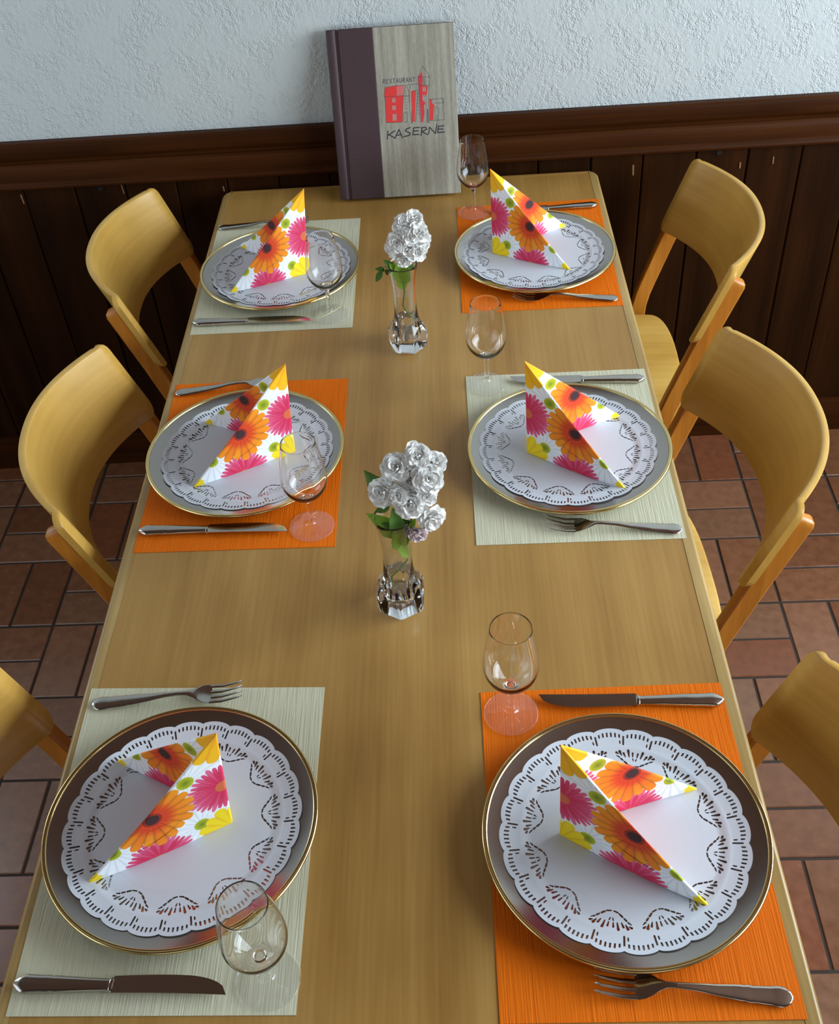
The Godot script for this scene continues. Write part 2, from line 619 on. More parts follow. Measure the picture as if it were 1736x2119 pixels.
	var tv := mixed([t1, t2], [0.75, 0.25])
	var rough_tex := grey_tex(512, 512, mixed([t1, t2], [0.10, 0.03], 0.17))
	var tile_tex := ramp_tex(512, 512, tv, [Color(0.80, 0.80, 0.80), Color(0.92, 0.92, 0.92), Color(1, 1, 1)])
	M.tiles = []
	for k in [Color(0.53, 0.345, 0.235), Color(0.49, 0.31, 0.205), Color(0.56, 0.38, 0.275), Color(0.51, 0.30, 0.195), Color(0.52, 0.365, 0.265)]:
		var m := mat(k, 0.45, 0, tile_tex, Vector3(3, 3, 1))
		m.roughness = 1.0
		m.roughness_texture = rough_tex
		M.tiles.append(m)
	M.grout = mat(Color(0.20, 0.165, 0.14), 0.9)

# ---------------------------------------------------------------- room
func window(n: int, at: Vector3, turn: float, wide: float, tall: float, lights: int, power: float) -> void:
	var o := Node3D.new()
	o.name = "window_%d" % n
	struct(o)
	add_child(o)
	o.position = at
	o.rotation.y = turn
	for s in [-1, 1]:
		var f := MB.new()
		f.box(Vector3(s * (wide / 2 - 0.03), tall / 2, 0.05), Vector3(0.06, tall, 0.06), 0.006)
		part("jamb", f.mesh(40, 1), M.white_paint, o)
		var g := MB.new()
		g.box(Vector3(0, tall / 2 + s * (tall / 2 - 0.03), 0.05), Vector3(wide - 0.12, 0.06, 0.06), 0.006)
		part("rail", g.mesh(40, 0), M.white_paint, o)
	for k in range(1, lights):
		var b := MB.new()
		b.box(Vector3(-wide / 2 + wide * k / lights, tall / 2, 0.05), Vector3(0.05, tall - 0.12, 0.05), 0.006)
		part("mullion", b.mesh(40, 1), M.white_paint, o)
	for k in lights:
		var p := MB.new()
		p.box(Vector3(-wide / 2 + wide * (k + 0.5) / lights, tall / 2, 0.05), Vector3(wide / lights - 0.07, tall - 0.1, 0.006), 0.001)
		part("pane", p.mesh(40, 1), M.pane, o)
	var l := AreaLight3D.new()
	l.name = "daylight_%d" % n
	add_child(l)
	l.area_size = Vector2(wide - 0.1, tall - 0.1)
	l.position = o.transform * Vector3(0, tall / 2, -0.02)
	l.rotation.y = turn
	l.light_color = Color(0.88, 0.95, 1.0)
	l.light_energy = power
	l.area_range = 20.0
	l.area_attenuation = 2.0
	l.shadow_enabled = true

func boxes_mesh(list: Array, grain := 1) -> ArrayMesh:
	var b := MB.new()
	for k in list:
		var lo: Vector3 = k[0]
		var hi: Vector3 = k[1]
		b.box((lo + hi) / 2, hi - lo, 0.001)
	return b.mesh(30, grain)

const X0 := -1.8
const X1 := 2.1
const Z1 := 4.8
const CEIL := 2.5

func holes_wall(axis: int, at: float, thick: float, lo: float, hi: float, openings: Array) -> Array:
	# a wall across axis 0 (x = at) or 2 (z = at); openings: [from, to, sill, head]
	var out := []
	var box := func(a: float, b: float, y0: float, y1: float) -> void:
		if axis == 0:
			out.append([Vector3(minf(at, at + thick), y0, a), Vector3(maxf(at, at + thick), y1, b)])
		else:
			out.append([Vector3(a, y0, minf(at, at + thick)), Vector3(b, y1, maxf(at, at + thick))])
	var x := lo
	for o in openings:
		box.call(x, o[0], 0.0, CEIL)
		box.call(o[0], o[1], 0.0, o[2])
		box.call(o[0], o[1], o[3], CEIL)
		x = o[1]
	box.call(x, hi, 0.0, CEIL)
	return out

func build_room() -> void:
	# back wall: plaster above, boarded wainscot below
	struct(part("wall_back", boxes_mesh([[Vector3(X0 - 0.2, 0, -0.25), Vector3(X1 + 0.2, CEIL, -0.04)]]), M.plaster, self))
	struct(part("wall_left", boxes_mesh(holes_wall(0, X0, -0.2, -0.04, Z1, LEFT_OPEN)), M.paint, self))
	struct(part("wall_right", boxes_mesh(holes_wall(0, X1, 0.2, -0.04, Z1, RIGHT_OPEN)), M.paint, self))
	struct(part("wall_front", boxes_mesh(holes_wall(2, Z1, 0.2, X0 - 0.2, X1 + 0.2, FRONT_OPEN)), M.paint, self))
	struct(part("ceiling", boxes_mesh([[Vector3(X0 - 0.2, CEIL, -0.25), Vector3(X1 + 0.2, CEIL + 0.15, Z1 + 0.2)]], 0), M.ceiling, self))
	# wainscot
	var w := Node3D.new()
	w.name = "trim_1"
	struct(w)
	add_child(w)
	part("backing_board", boxes_mesh([[Vector3(X0, 0.0, -0.0395), Vector3(X1, 0.84, -0.034)]]), M.gap, w)
	var period := 0.1115
	var k0 := int(floor((X0 + 0.35 - 0.388) / period))
	var rng := RandomNumberGenerator.new()
	rng.seed = 8
	for k in range(k0, 8):
		var a := 0.388 + k * period
		var g := 0.003 if posmod(k, 2) == 0 else 0.001
		var b := MB.new()
		b.box(Vector3(a + period / 2, 0.4, -0.027 + rng.randf_range(-0.001, 0.001)), Vector3(period - g, 0.8, 0.014), 0.0025)
		part("plank", b.mesh(40, 1, true, Vector2(rng.randf(), rng.randf())), M.dark, w)
	for side in [[X0, 0.388 + k0 * period], [0.388 + 8 * period, X1]]:
		var b := MB.new()
		b.box(Vector3((side[0] + side[1]) / 2, 0.4, -0.027), Vector3(side[1] - side[0] - 0.002, 0.8, 0.014), 0.0025)
		part("plank", b.mesh(40, 1), M.dark, w)
	# pale chips and dark knots in the boards
	for c in [[0.480, 0.736, 0.004, 0.024], [0.707, 0.733, 0.0035, 0.014], [0.776, 0.740, 0.003, 0.016], [-0.846, 0.750, 0.003, 0.022], [-0.403, 0.747, 0.003, 0.012], [-0.622, 0.762, 0.002, 0.026]]:
		var b := MB.new()
		b.box(Vector3(c[0], c[1], -0.0196), Vector3(c[2], c[3], 0.0022), 0.0006, Basis(Vector3(0, 0, 1), 0.05))
		part("chip", b.mesh(40, 1), M.chip, w, "pale chipped wood")
	for c in [[-0.670, 0.764], [0.659, 0.764]]:
		var b := MB.new()
		var list := []
		for e in [[1.0, -0.0205], [0.9, -0.0188], [0.55, -0.0186]]:
			var r := PackedVector3Array()
			for q in 14:
				var a := TAU * q / 14
				r.append(Vector3(c[0] + cos(a) * 0.0065 * e[0], c[1] + sin(a) * 0.0055 * e[0] * (1.0 + 0.2 * sin(a * 3.0)), e[1]))
			list.append(r)
		b.rows(list)
		part("knot", b.mesh(40, 1), M.gap, w, "dark knot")
	# cap board, groove, lower moulding swept along x
	var sweep := func(called: String, profile: Array, m: Material) -> void:
		var b := MB.new()
		var list := []
		for x in [X0, X1]:
			var r := PackedVector3Array()
			for p in profile:
				r.append(Vector3(x, p.y, p.x))
			list.append(r)
		b.rows(list)
		struct(part(called, b.mesh(35, 0), m, self))
	sweep.call("trim_2", [Vector2(-0.04, 0.872), Vector2(-0.020, 0.874), Vector2(-0.015, 0.871), Vector2(-0.013, 0.866), Vector2(-0.013, 0.846), Vector2(-0.016, 0.840), Vector2(-0.022, 0.838), Vector2(-0.026, 0.832), Vector2(-0.026, 0.826), Vector2(-0.04, 0.826)], M.dark_trim)
	sweep.call("trim_3", [Vector2(-0.04, 0.826), Vector2(-0.022, 0.826), Vector2(-0.017, 0.822), Vector2(-0.014, 0.812), Vector2(-0.014, 0.790), Vector2(-0.009, 0.786), Vector2(-0.007, 0.780), Vector2(-0.009, 0.775), Vector2(-0.015, 0.773), Vector2(-0.021, 0.773), Vector2(-0.04, 0.773)], M.dark_trim)
	sweep.call("baseboard_back", [Vector2(-0.02, 0.0), Vector2(-0.02, 0.095), Vector2(-0.009, 0.095), Vector2(-0.006, 0.088), Vector2(-0.006, 0.0)], M.dark_trim)
	# floor of small rectangular quarry tiles laid in basket weave
	var fl := Node3D.new()
	fl.name = "floor"
	struct(fl)
	add_child(fl)
	part("mortar_bed", boxes_mesh([[Vector3(X0 - 0.2, -0.15, -0.25), Vector3(X1 + 0.2, -0.003, Z1 + 0.2)]], 2), M.grout, fl)
	var B := 0.2033
	var j := 0.0052
	var shapes := []
	for k in 2:
		var row := []
		for q in 5:
			var b := MB.new()
			var size := Vector3(B / 2 - j, 0.012, B - j) if k == 0 else Vector3(B - j, 0.012, B / 2 - j)
			b.box(Vector3(0, -0.006, 0), size, 0.0018)
			row.append(b.mesh(40, 2, true, Vector2(q * 0.21, q * 0.37)))
		shapes.append(row)
	var rest := SurfaceTool.new()
	var any := false
	var turn := Basis(Vector3.UP, -0.012)
	var list := []
	for bi in range(-13, 7):
		for bj in range(-3, 12):
			for h in 2:
				var vertical := posmod(bi + bj, 2) == 0
				var c := Vector3(bi * B - B / 2, 0, bj * B + B / 2)
				c += Vector3((h - 0.5) * B / 2, 0, 0) if vertical else Vector3(0, 0, (h - 0.5) * B / 2)
				var p := Vector3(0.772, 0, 0.372) + turn * c
				if p.z < 0.02 - (0.0 if vertical else 0.05) or p.x < -1.72:
					continue
				list.append([p, 0 if vertical else 1])
	for e in list:
		var p: Vector3 = e[0]
		var q := rng.randi() % 5
		var seen := p.z < 1.95 and (p.x > 0.32 and p.x < 1.3 or p.x < -0.36 and p.x > -1.3)
		var xf := Transform3D(turn, p + Vector3(0, rng.randf_range(-0.0008, 0.0004), 0))
		if seen:
			var o := part("tile", shapes[e[1]][q], M.tiles[rng.randi() % 5], fl)
			o.transform = xf
		else:
			rest.append_from(shapes[e[1]][q], 0, xf)
			any = true
	if any:
		var o := part("paving_tiles", rest.commit(), M.tiles[0], fl)
		o.set_meta("kind", "stuff")

var LEFT_OPEN := [[0.03, 0.73, 0.95, 2.15], [1.30, 2.90, 0.06, 2.15]]
var RIGHT_OPEN := [[0.15, 2.65, 0.95, 2.15]]
var FRONT_OPEN := [[-1.35, -0.05, 0.95, 2.15], [0.45, 1.75, 0.95, 2.15]]

# ---------------------------------------------------------------- furniture
func build_table() -> void:
	var L := 1.885
	var o := thing("dining_table", Vector3(0, 0, L / 2))
	tag(o, "long brown wood-grain dining table laid with six place settings", "table")
	var b := MB.new()
	b.box(Vector3(0, TOP - 0.0125, 0), Vector3(0.764, 0.025, L - 0.02), 0.0005)
	part("tabletop", b.mesh(40, 2), M.table, o)
	# solid edging with rounded outer side, corners rounded
	for s in [-1, 1]:
		var e := MB.new()
		var list := []
		var n := 8
		var zs := []
		for k in 7:
			zs.append(-L / 2 + 0.022 * (1.0 - cos(PI / 2 * k / 6.0)))
		for k in 7:
			zs.append(L / 2 - 0.022 * (1.0 - sin(PI / 2 * k / 6.0 + 0.0)) if k < 6 else L / 2)
		zs.sort()
		for z in zs:
			var dz := minf(z + L / 2, L / 2 - z)
			var inset := 0.0 if dz >= 0.022 else 0.022 - sqrt(maxf(0.0, 0.022 * 0.022 - (0.022 - dz) * (0.022 - dz)))
			var out := 0.4 - minf(inset, 0.017)
			var r := PackedVector3Array()
			for p in [Vector2(0.382, -0.027), Vector2(0.382, 0.0004), Vector2(maxf(0.3825, out - 0.006), 0.0004), Vector2(maxf(0.3826, out - 0.003), -0.0006), Vector2(maxf(0.3827, out - 0.0008), -0.003), Vector2(out, -0.007), Vector2(out, -0.02), Vector2(maxf(0.3827, out - 0.002), -0.025), Vector2(maxf(0.3825, out - 0.005), -0.027)]:
				r.append(Vector3(s * p.x, TOP + p.y, z))
			list.append(r)
		e.rows(list)
		part("edge_strip", e.mesh(50, 2), M.edge, o)
		var f := MB.new()
		f.box(Vector3(0, TOP - 0.0125, s * (L / 2 - 0.0055)), Vector3(0.7635, 0.0254, 0.011), 0.002)
		part("end_strip", f.mesh(40, 0), M.table, o)
	for s in [-1, 1]:
		var f := MB.new()
		f.box(Vector3(s * 0.33, TOP - 0.067, 0), Vector3(0.022, 0.08, L - 0.2), 0.002)
		part("apron", f.mesh(40, 2), M.edge, o)
		var g := MB.new()
		g.box(Vector3(0, TOP - 0.067, s * (L / 2 - 0.09)), Vector3(0.62, 0.08, 0.022), 0.002)
		part("apron", g.mesh(40, 0), M.edge, o)
		for q in [-1, 1]:
			var l := MB.new()
			l.box(Vector3(s * 0.33, (TOP - 0.027) / 2, q * (L / 2 - 0.1)), Vector3(0.055, TOP - 0.0275, 0.055), 0.004)
			part("leg", l.mesh(40, 1), M.edge, o)

# chair seen from its own front: +x is the back side, y up, z along the width
func make_chair() -> Node3D:
	var o := thing("dining_chair")
	var half := 0.226
	# bent plywood back
	var cols := 52
	var rr := 0.020
	var n := 12
	var front := []
	var bh := 0.166
	for i in cols + 1:
		var u := -1.0 + 2.0 * i / cols
		# bunch columns near the ends for the round corners
		u = signf(u) * (1.0 - pow(1.0 - absf(u), 1.5))
		var z := u * half
		var d := half - absf(z)
		var cut := 0.0 if d >= rr else rr - sqrt(maxf(0.0, rr * rr - (rr - d) * (rr - d)))
		var sb := clampf((0.90 - absf(u)) / 0.90, 0.0, 1.0)
		var x := 0.082 * (1.0 - pow(1.0 - sb, 2.2))
		front.append([z, cut, x, u])
	var b := MB.new()
	var loops := []
	var th := 0.0120
	for f in front:
		var sb: float = clampf((0.90 - absf(f[3])) / 0.90, 0.0, 1.0)
		var slope: float = -0.082 * 2.2 / 0.90 * pow(1.0 - sb, 1.2) * signf(f[3]) / half * smoothstep(0.0, 0.05, sb)
		var nrm := Vector3(1, 0, -slope).normalized()
		var ring := PackedVector3Array()
		var lo: float = f[1]
		var hi: float = bh - f[1]
		var at := func(vv: float, off: float) -> Vector3:
			return Vector3(f[2] + (vv - bh) * 0.34 - 0.02 * sin(PI * vv / bh) * 0.0, 0.80 + (vv - bh) * 0.94, f[0]) + nrm * off
		var e := 0.003
		for k in 7:
			ring.append(at.call(lerpf(lo + e, hi - e, k / 6.0), 0.0))
		ring.append(at.call(hi - e * 0.25, e * 0.5))
		ring.append(at.call(hi, th / 2))
		ring.append(at.call(hi - e * 0.25, th - e * 0.5))
		for k in 7:
			ring.append(at.call(lerpf(hi - e, lo + e, k / 6.0), th))
		ring.append(at.call(lo + e * 0.25, th - e * 0.5))
		ring.append(at.call(lo, th / 2))
		ring.append(at.call(lo + e * 0.25, e * 0.5))
		loops.append(ring)
	b.rows(loops)
	part("backrest", b.mesh(50, 2), M.chair, o)
	# rear legs: leaning post above the seat, straight below
	for s in [-1, 1]:
		var m := MB.new()
		var list := []
		var path := [Vector2(-0.008, 0.0), Vector2(-0.064, 0.2), Vector2(-0.098, 0.36), Vector2(-0.1025, 0.40), Vector2(-0.1045, 0.43), Vector2(-0.1030, 0.46), Vector2(-0.0970, 0.49), Vector2(-0.088, 0.52), Vector2(-0.046, 0.65), Vector2(-0.0155, 0.735), Vector2(-0.004, 0.767), Vector2(-0.0015, 0.774), Vector2(0.0, 0.7775)]
		for i in path.size():
			var p: Vector2 = path[i]
			var d: Vector2 = (path[mini(i + 1, path.size() - 1)] - path[maxi(i - 1, 0)]).normalized()
			var side := Vector2(d.y, -d.x)
			var wd := 0.0165
			var tk := 0.011
			if i == path.size() - 2:
				wd = 0.0145
				tk = 0.0095
			if i == path.size() - 1:
				wd = 0.0095
				tk = 0.006
			p += Vector2(0.0150, 0.0)
			var r := PackedVector3Array()
			var ch := 0.003
			for q in [Vector2(-1, -0.7), Vector2(-0.8, -1), Vector2(0.8, -1), Vector2(1, -0.7), Vector2(1, 0.7), Vector2(0.8, 1), Vector2(-0.8, 1), Vector2(-1, 0.7)]:
				r.append(Vector3(p.x + side.x * q.x * wd, p.y + side.y * q.x * wd, s * (half - 0.0122) + q.y * tk))
			list.append(r)
		m.rows(list)
		part("leg", m.mesh(45, 1), M.post, o)
	# seat: rounded plywood, the back edge bowed
	var st := MB.new()
	var outline := PackedVector2Array()
	for k in 25:
		var a := -PI / 2 + PI * k / 24.0
		outline.append(Vector2(-0.07 + 0.045 * pow(maxf(cos(a), 0.0), 0.8), signf(sin(a)) * pow(absf(sin(a)), 0.75) * 0.183))
	for k in 17:
		var a := PI / 2 + PI * k / 16.0
		outline.append(Vector2(-0.40 + 0.07 * signf(cos(a)) * pow(absf(cos(a)), 0.7), signf(sin(a)) * pow(absf(sin(a)), 0.6) * 0.205))
	var rings := []
	for e in [[0.004, 0.438], [0.0, 0.441], [0.0, 0.449], [0.004, 0.452], [0.03, 0.4535]]:
		var r := PackedVector3Array()
		for p in outline:
			var c := Vector2(-0.23, 0)
			var q: Vector2 = c + (p - c) * (1.0 - e[0] / 0.2)
			r.append(Vector3(q.x, e[1], q.y))
		rings.append(r)
	st.rows(rings)
	part("seat", st.mesh(50, 0), M.chair, o)
	for s in [-1, 1]:
		var l := MB.new()
		l.rows([_sq(Vector3(-0.40, 0.0, s * 0.175), 0.012), _sq(Vector3(-0.40, 0.437, s * 0.17), 0.0165)])
		part("leg", l.mesh(40, 1), M.post, o)
		var a := MB.new()
		a.box(Vector3(-0.235, 0.41, s * 0.165), Vector3(0.30, 0.05, 0.018), 0.002)
		part("rail", a.mesh(40, 0), M.post, o)
	for x in [-0.40, -0.085]:
		var a := MB.new()
		a.box(Vector3(x, 0.41, 0), Vector3(0.018, 0.05, 0.31), 0.002)
		part("rail", a.mesh(40, 2), M.post, o)
	return o

func _sq(c: Vector3, r: float) -> PackedVector3Array:
	var out := PackedVector3Array()
	for q in [Vector2(-1, -0.7), Vector2(-0.7, -1), Vector2(0.7, -1), Vector2(1, -0.7), Vector2(1, 0.7), Vector2(0.7, 1), Vector2(-0.7, 1), Vector2(-1, 0.7)]:
		out.append(c + Vector3(q.x * r, 0, q.y * r))
	return out

func copy_of(o: Node3D) -> Node3D:
	var c: Node3D = o.duplicate()
	c.name = numbered(String(o.name))
	add_child(c)
	return c

# ---------------------------------------------------------------- tableware
func plate_h(r: float) -> float:
	if r < 0.098:
		return 0.0100
	if r < 0.112:
		var k := (r - 0.098) / 0.014
		return lerpf(0.0100, 0.0120, k * k * (3 - 2 * k))
	var x := r - 0.112
	return 0.0120 + x * 0.09 + x * x * 3.2

func make_plate() -> Node3D:
	var o := thing("charger_plate")
	var prof := []
	prof.append(Vector2(0, 0.0))
	prof.append(Vector2(0.092, 0.0))
	prof.append(Vector2(0.097, 0.0015))
	prof.append(Vector2(0.112, 0.0095))
	prof.append(Vector2(0.1465, 0.0140))
	prof.append(Vector2(0.1465, plate_h(0.1465)))
	for k in range(10, -1, -1):
		var r := 0.112 + 0.0345 * k / 10.0 - 0.0001
		prof.append(Vector2(r, plate_h(r)))
	for k in range(5, -1, -1):
		var r := 0.098 + 0.014 * k / 6.0
		prof.append(Vector2(r, plate_h(r)))
	prof.append(Vector2(0.05, 0.0100))
	prof.append(Vector2(0, 0.0100))
	var b := MB.new()
	b.lathe(prof, 128)
	part("dish", b.mesh(35), M.steel, o, "mirror-polished steel dish")
	var rim := []
	for p in [Vector2(0.1456, 0.0190), Vector2(0.1462, 0.0202), Vector2(0.1472, 0.0204), Vector2(0.1482, 0.0201), Vector2(0.1492, 0.0207), Vector2(0.1503, 0.0207), Vector2(0.1512, 0.0198), Vector2(0.1516, 0.0182), Vector2(0.1510, 0.0166), Vector2(0.1495, 0.0158), Vector2(0.1470, 0.0164), Vector2(0.1456, 0.0190)]:
		rim.append(p)
	var g := MB.new()
	g.lathe(rim, 128)
	part("rim", g.mesh(60), M.gold, o, "narrow gold rim")
	return o

# holes of one lotus motif, one half, in millimetres from its inner tip: from x, y to x, y, half width at each end
const LOTUS := [[1.3, 0.2, 5.6, 1.2, 0.7, 0.8], [7.4, 2.4, 10.4, 4.6, 0.9, 1.0], [12.4, 6.0, 14.8, 7.8, 0.8, 1.0], [16.8, 9.4, 20.2, 11.0, 0.9, 0.5],
	[1.0, 7.2, 2.0, 10.0, 0.4, 0.75], [2.3, 12.4, 2.9, 17.2, 0.55, 1.0], [6.2, 11.8, 8.2, 19.2, 0.6, 1.35], [10.2, 10.8, 12.8, 15.2, 0.5, 1.2], [14.6, 12.0, 17.4, 16.4, 0.5, 1.5], [18.2, 13.4, 20.8, 14.4, 0.5, 1.3]]

# lace field of the doily: positive is paper; rho in units of the outer radius, d angle from the motif's middle
func lace(rho: float, d: float) -> float:
	var step := TAU / 24.0
	# scalloped border
	var q := fposmod(d + step / 2, step) / step * 2.0 - 1.0    # -1..1 across one scallop, its middle at a motif's middle
	var bow := sqrt(maxf(0.0, 1.0 - 0.9 * q * q))
	var edge := 0.960 + 0.040 * bow
	var f := edge - rho
	# slits that follow the border, the one in each valley longer
	var pos := (q + 1.0) / 2.0 * 7.0
	var c := (fposmod(pos + 0.5, 1.0) - 0.5) * step / 7.0 * rho
	var k := int(floor(pos + 0.5)) % 7
	if k == 0:
		f = minf(f, -minf(0.0078 - absf(c), 0.043 - absf(rho - edge + 0.083)))
	else:
		f = minf(f, -minf(0.0076 - absf(c), (0.021 if k != 1 and k != 6 else 0.017) - absf(rho - edge + 0.057)))
		if k == 1:
			f = minf(f, -minf(0.0062 - absf(c + 0.004), 0.017 - absf(rho - edge + 0.112)))
	# lotus motifs, twelve of them
	if rho < 0.86:
		var p := Vector2(absf(rho * sin(d)) * 132.0, rho * cos(d) * 132.0 - 86.5)
		for s in LOTUS:
			var a := Vector2(s[0], s[1])
			var b := Vector2(s[2], s[3])
			var t := clampf((p - a).dot(b - a) / (b - a).length_squared(), 0, 1)
			f = minf(f, (p.distance_to(a.lerp(b, t)) - lerpf(s[4], s[5], t) * 1.12) / 132.0)
	return f

func doily_mesh() -> ArrayMesh:
	var R := 0.132
	var cols := 84
	var nr := 66
	var r0 := 0.62
	var rad := PackedFloat32Array()
	for i in nr + 1:
		rad.append(lerpf(r0, 1.004, float(i) / nr))
	var wedge := TAU / 12.0
	var field := []
	for i in nr + 1:
		var row := PackedFloat32Array()
		for j in cols + 1:
			row.append(lace(rad[i], -wedge / 2 + wedge * j / cols))
		field.append(row)
	var vs := PackedVector3Array()
	var ns := PackedVector3Array()
	var flat := PackedVector2Array()     # (rho, angle) triangles of one wedge
	for i in nr:
		for j in cols:
			var q := [Vector3(rad[i], j, field[i][j]), Vector3(rad[i], j + 1, field[i][j + 1]), Vector3(rad[i + 1], j + 1, field[i + 1][j + 1]), Vector3(rad[i + 1], j, field[i + 1][j])]
			var out := []
			for k in 4:
				var a: Vector3 = q[k]
				var b: Vector3 = q[(k + 1) % 4]
				if a.z > 0:
					out.append(a)
				if (a.z > 0) != (b.z > 0):
					out.append(a.lerp(b, a.z / (a.z - b.z)))
			for k in range(1, out.size() - 1):
				for e in [0, k, k + 1]:
					flat.append(Vector2(out[e].x, (out[e].y / cols - 0.5) * wedge))
	var place := func(rho: float, a: float) -> Vector3:
		var r := rho * R
		var lift := 0.0007 + 0.0006 * clampf((rho - 0.8) * 5.0, 0, 1) * (1.0 + sin(a * 5.0 + 1.0) * 0.8)
		return Vector3(r * sin(a), plate_h(r) + lift, r * cos(a))
	for w in 12:
		for k in range(0, flat.size(), 3):
			for e in [0, 1, 2]:
				var p := flat[k + e]
				vs.append(place.call(p.x, p.y + w * wedge))
	# the plain middle
	var seg := 96
	var last := [0.0]
	for k in 6:
		last.append(r0 * (k + 1) / 6.0)
	for k in 6:
		for s in seg:
			var a := TAU * s / seg
			var b := TAU * (s + 1) / seg
			var p0: Vector3 = place.call(last[k], a)
			var p1: Vector3 = place.call(last[k], b)
			var p2: Vector3 = place.call(last[k + 1], b)
			var p3: Vector3 = place.call(last[k + 1], a)
			if k > 0:
				vs.append_array([p0, p1, p2])
			vs.append_array([p0, p2, p3])
	for i in range(0, vs.size(), 3):
		var n := (vs[i + 1] - vs[i]).cross(vs[i + 2] - vs[i])
		if n.y > 0:      # clockwise seen from above is Godot's front
			var k := vs[i + 1]
			vs[i + 1] = vs[i + 2]
			vs[i + 2] = k
	for p in vs:
		var r := Vector2(p.x, p.z).length()
		var s := (plate_h(r + 0.001) - plate_h(maxf(r - 0.001, 0.0))) / 0.002
		ns.append(Vector3(-s * p.x / maxf(r, 1e-6), 1, -s * p.z / maxf(r, 1e-6)).normalized())
	var arr := []
	arr.resize(Mesh.ARRAY_MAX)
	arr[Mesh.ARRAY_VERTEX] = vs
	arr[Mesh.ARRAY_NORMAL] = ns
	var m := ArrayMesh.new()
	m.add_surface_from_arrays(Mesh.PRIMITIVE_TRIANGLES, arr)
	return m

# one standing wing of the folded napkin: a right triangle with soft folded edges
func wing_mesh(B: Vector3, A: Vector3, C: Vector3, flip: float) -> ArrayMesh:
	var b := MB.new()
	var n := (C - B).cross(A - B).normalized() * flip
	var t := 0.0017
	var centre := (A + B + C) / 3.0
	var N := 10
	var tri := [B, C, A]
	var loops := []
	var uvs := []
	var ring_of := func(grow: float, off: float, bulge: float) -> void:
		var r := PackedVector3Array()
		var w := []
		for e in 3:
			var p: Vector3 = tri[e]
			var q: Vector3 = tri[(e + 1) % 3]
			for k in N:
				var f := float(k) / N
				# soften the corners a little
				var s: Vector3 = p.lerp(q, f)
				var g := s + (centre - s).normalized() * grow
				var x := clampf((g - B).dot(C - B) / (C - B).length_squared(), 0, 1)
				r.append(g + n * (off + bulge * sin(PI * x)))
				var a := (s - B)
				var l := (C - B).length()
				var ex := (C - B) / l
				var hgt := (A - B) - ex * (A - B).dot(ex)
				var ty := a.dot(hgt) / hgt.length_squared()
				var tx := (a - (A - B) * ty).dot(ex) / l
				w.append(Vector2(tx, 1.0 - ty))
		loops.append(r)
		uvs.append(w)
	var bow := 0.003
	ring_of.call(0.05, -t, bow)
	ring_of.call(0.0035, -t, bow)
	ring_of.call(0.0008, -t * 0.6, bow)
	ring_of.call(0.0, 0.0, bow)
	ring_of.call(0.0008, t * 0.6, bow)
	ring_of.call(0.0035, t, bow)
	ring_of.call(0.05, t, bow)
	b.rows(loops)
	var k := 0
	for w in uvs:
		for q in w:
			b.uv[k] = q
			k += 1
	# uv of the inset rings follows their own places
	for i in b.v.size():
		var a := b.v[i] - B
		var l := (C - B).length()
		var ex := (C - B) / l
		var hgt := (A - B) - ex * (A - B).dot(ex)
		var ty := a.dot(hgt) / hgt.length_squared()
		var tx := (a - (A - B) * ty).dot(ex) / l
		b.uv[i] = Vector2(clampf(tx, 0.002, 0.998), clampf(1.0 - ty, 0.002, 0.998))
	return b.mesh(60)

func make_glass() -> Node3D:
	var o := thing("wine_glass")
	var foot := [Vector2(0, 0.0), Vector2(0.0300, 0.0), Vector2(0.0318, 0.0004), Vector2(0.0325, 0.0013), Vector2(0.0318, 0.0022), Vector2(0.0280, 0.0032), Vector2(0.0200, 0.0042), Vector2(0.0120, 0.0056), Vector2(0.0075, 0.0076), Vector2(0.0052, 0.0105), Vector2(0.0042, 0.0140)]
	var stem := [Vector2(0.0042, 0.0140), Vector2(0.0038, 0.0200), Vector2(0.0036, 0.0300), Vector2(0.0037, 0.0400), Vector2(0.0041, 0.0480), Vector2(0.0050, 0.0530)]
	var bowl := []
	var outer := [Vector2(0.0050, 0.0530), Vector2(0.0075, 0.0552), Vector2(0.0120, 0.0580), Vector2(0.0180, 0.0622), Vector2(0.0240, 0.0683), Vector2(0.0285, 0.0755), Vector2(0.0312, 0.0835), Vector2(0.0323, 0.0920), Vector2(0.0318, 0.1020), Vector2(0.0303, 0.1140), Vector2(0.0283, 0.1270), Vector2(0.0260, 0.1400), Vector2(0.0240, 0.1510)]
	for p in outer:
		bowl.append(p)
	bowl.append_array([Vector2(0.02345, 0.1548), Vector2(0.0232, 0.1550), Vector2(0.02295, 0.1548)])
	for p in [Vector2(0.02335, 0.1510), Vector2(0.02545, 0.1400), Vector2(0.02775, 0.1270), Vector2(0.02975, 0.1140), Vector2(0.03125, 0.1020), Vector2(0.03175, 0.0920), Vector2(0.03065, 0.0842), Vector2(0.0274, 0.0768), Vector2(0.0230, 0.0702), Vector2(0.0172, 0.0646), Vector2(0.0110, 0.0612), Vector2(0.0050, 0.0598), Vector2(0, 0.0596)]:
		bowl.append(p)
	# three parts of one closed skin: smooth normals taken from the whole
	var whole := []
	whole.append_array(foot)
	whole.append_array(stem.slice(1))
	whole.append_array(bowl.slice(1))
	for k in [["foot", 0, foot.size() - 1], ["stem", foot.size() - 1, foot.size() + stem.size() - 2], ["bowl", foot.size() + stem.size() - 2, whole.size() - 1]]:
		part(k[0], lathe_slice(whole, k[1], k[2], 64), M.foot if k[0] == "foot" else M.glass, o)
	return o

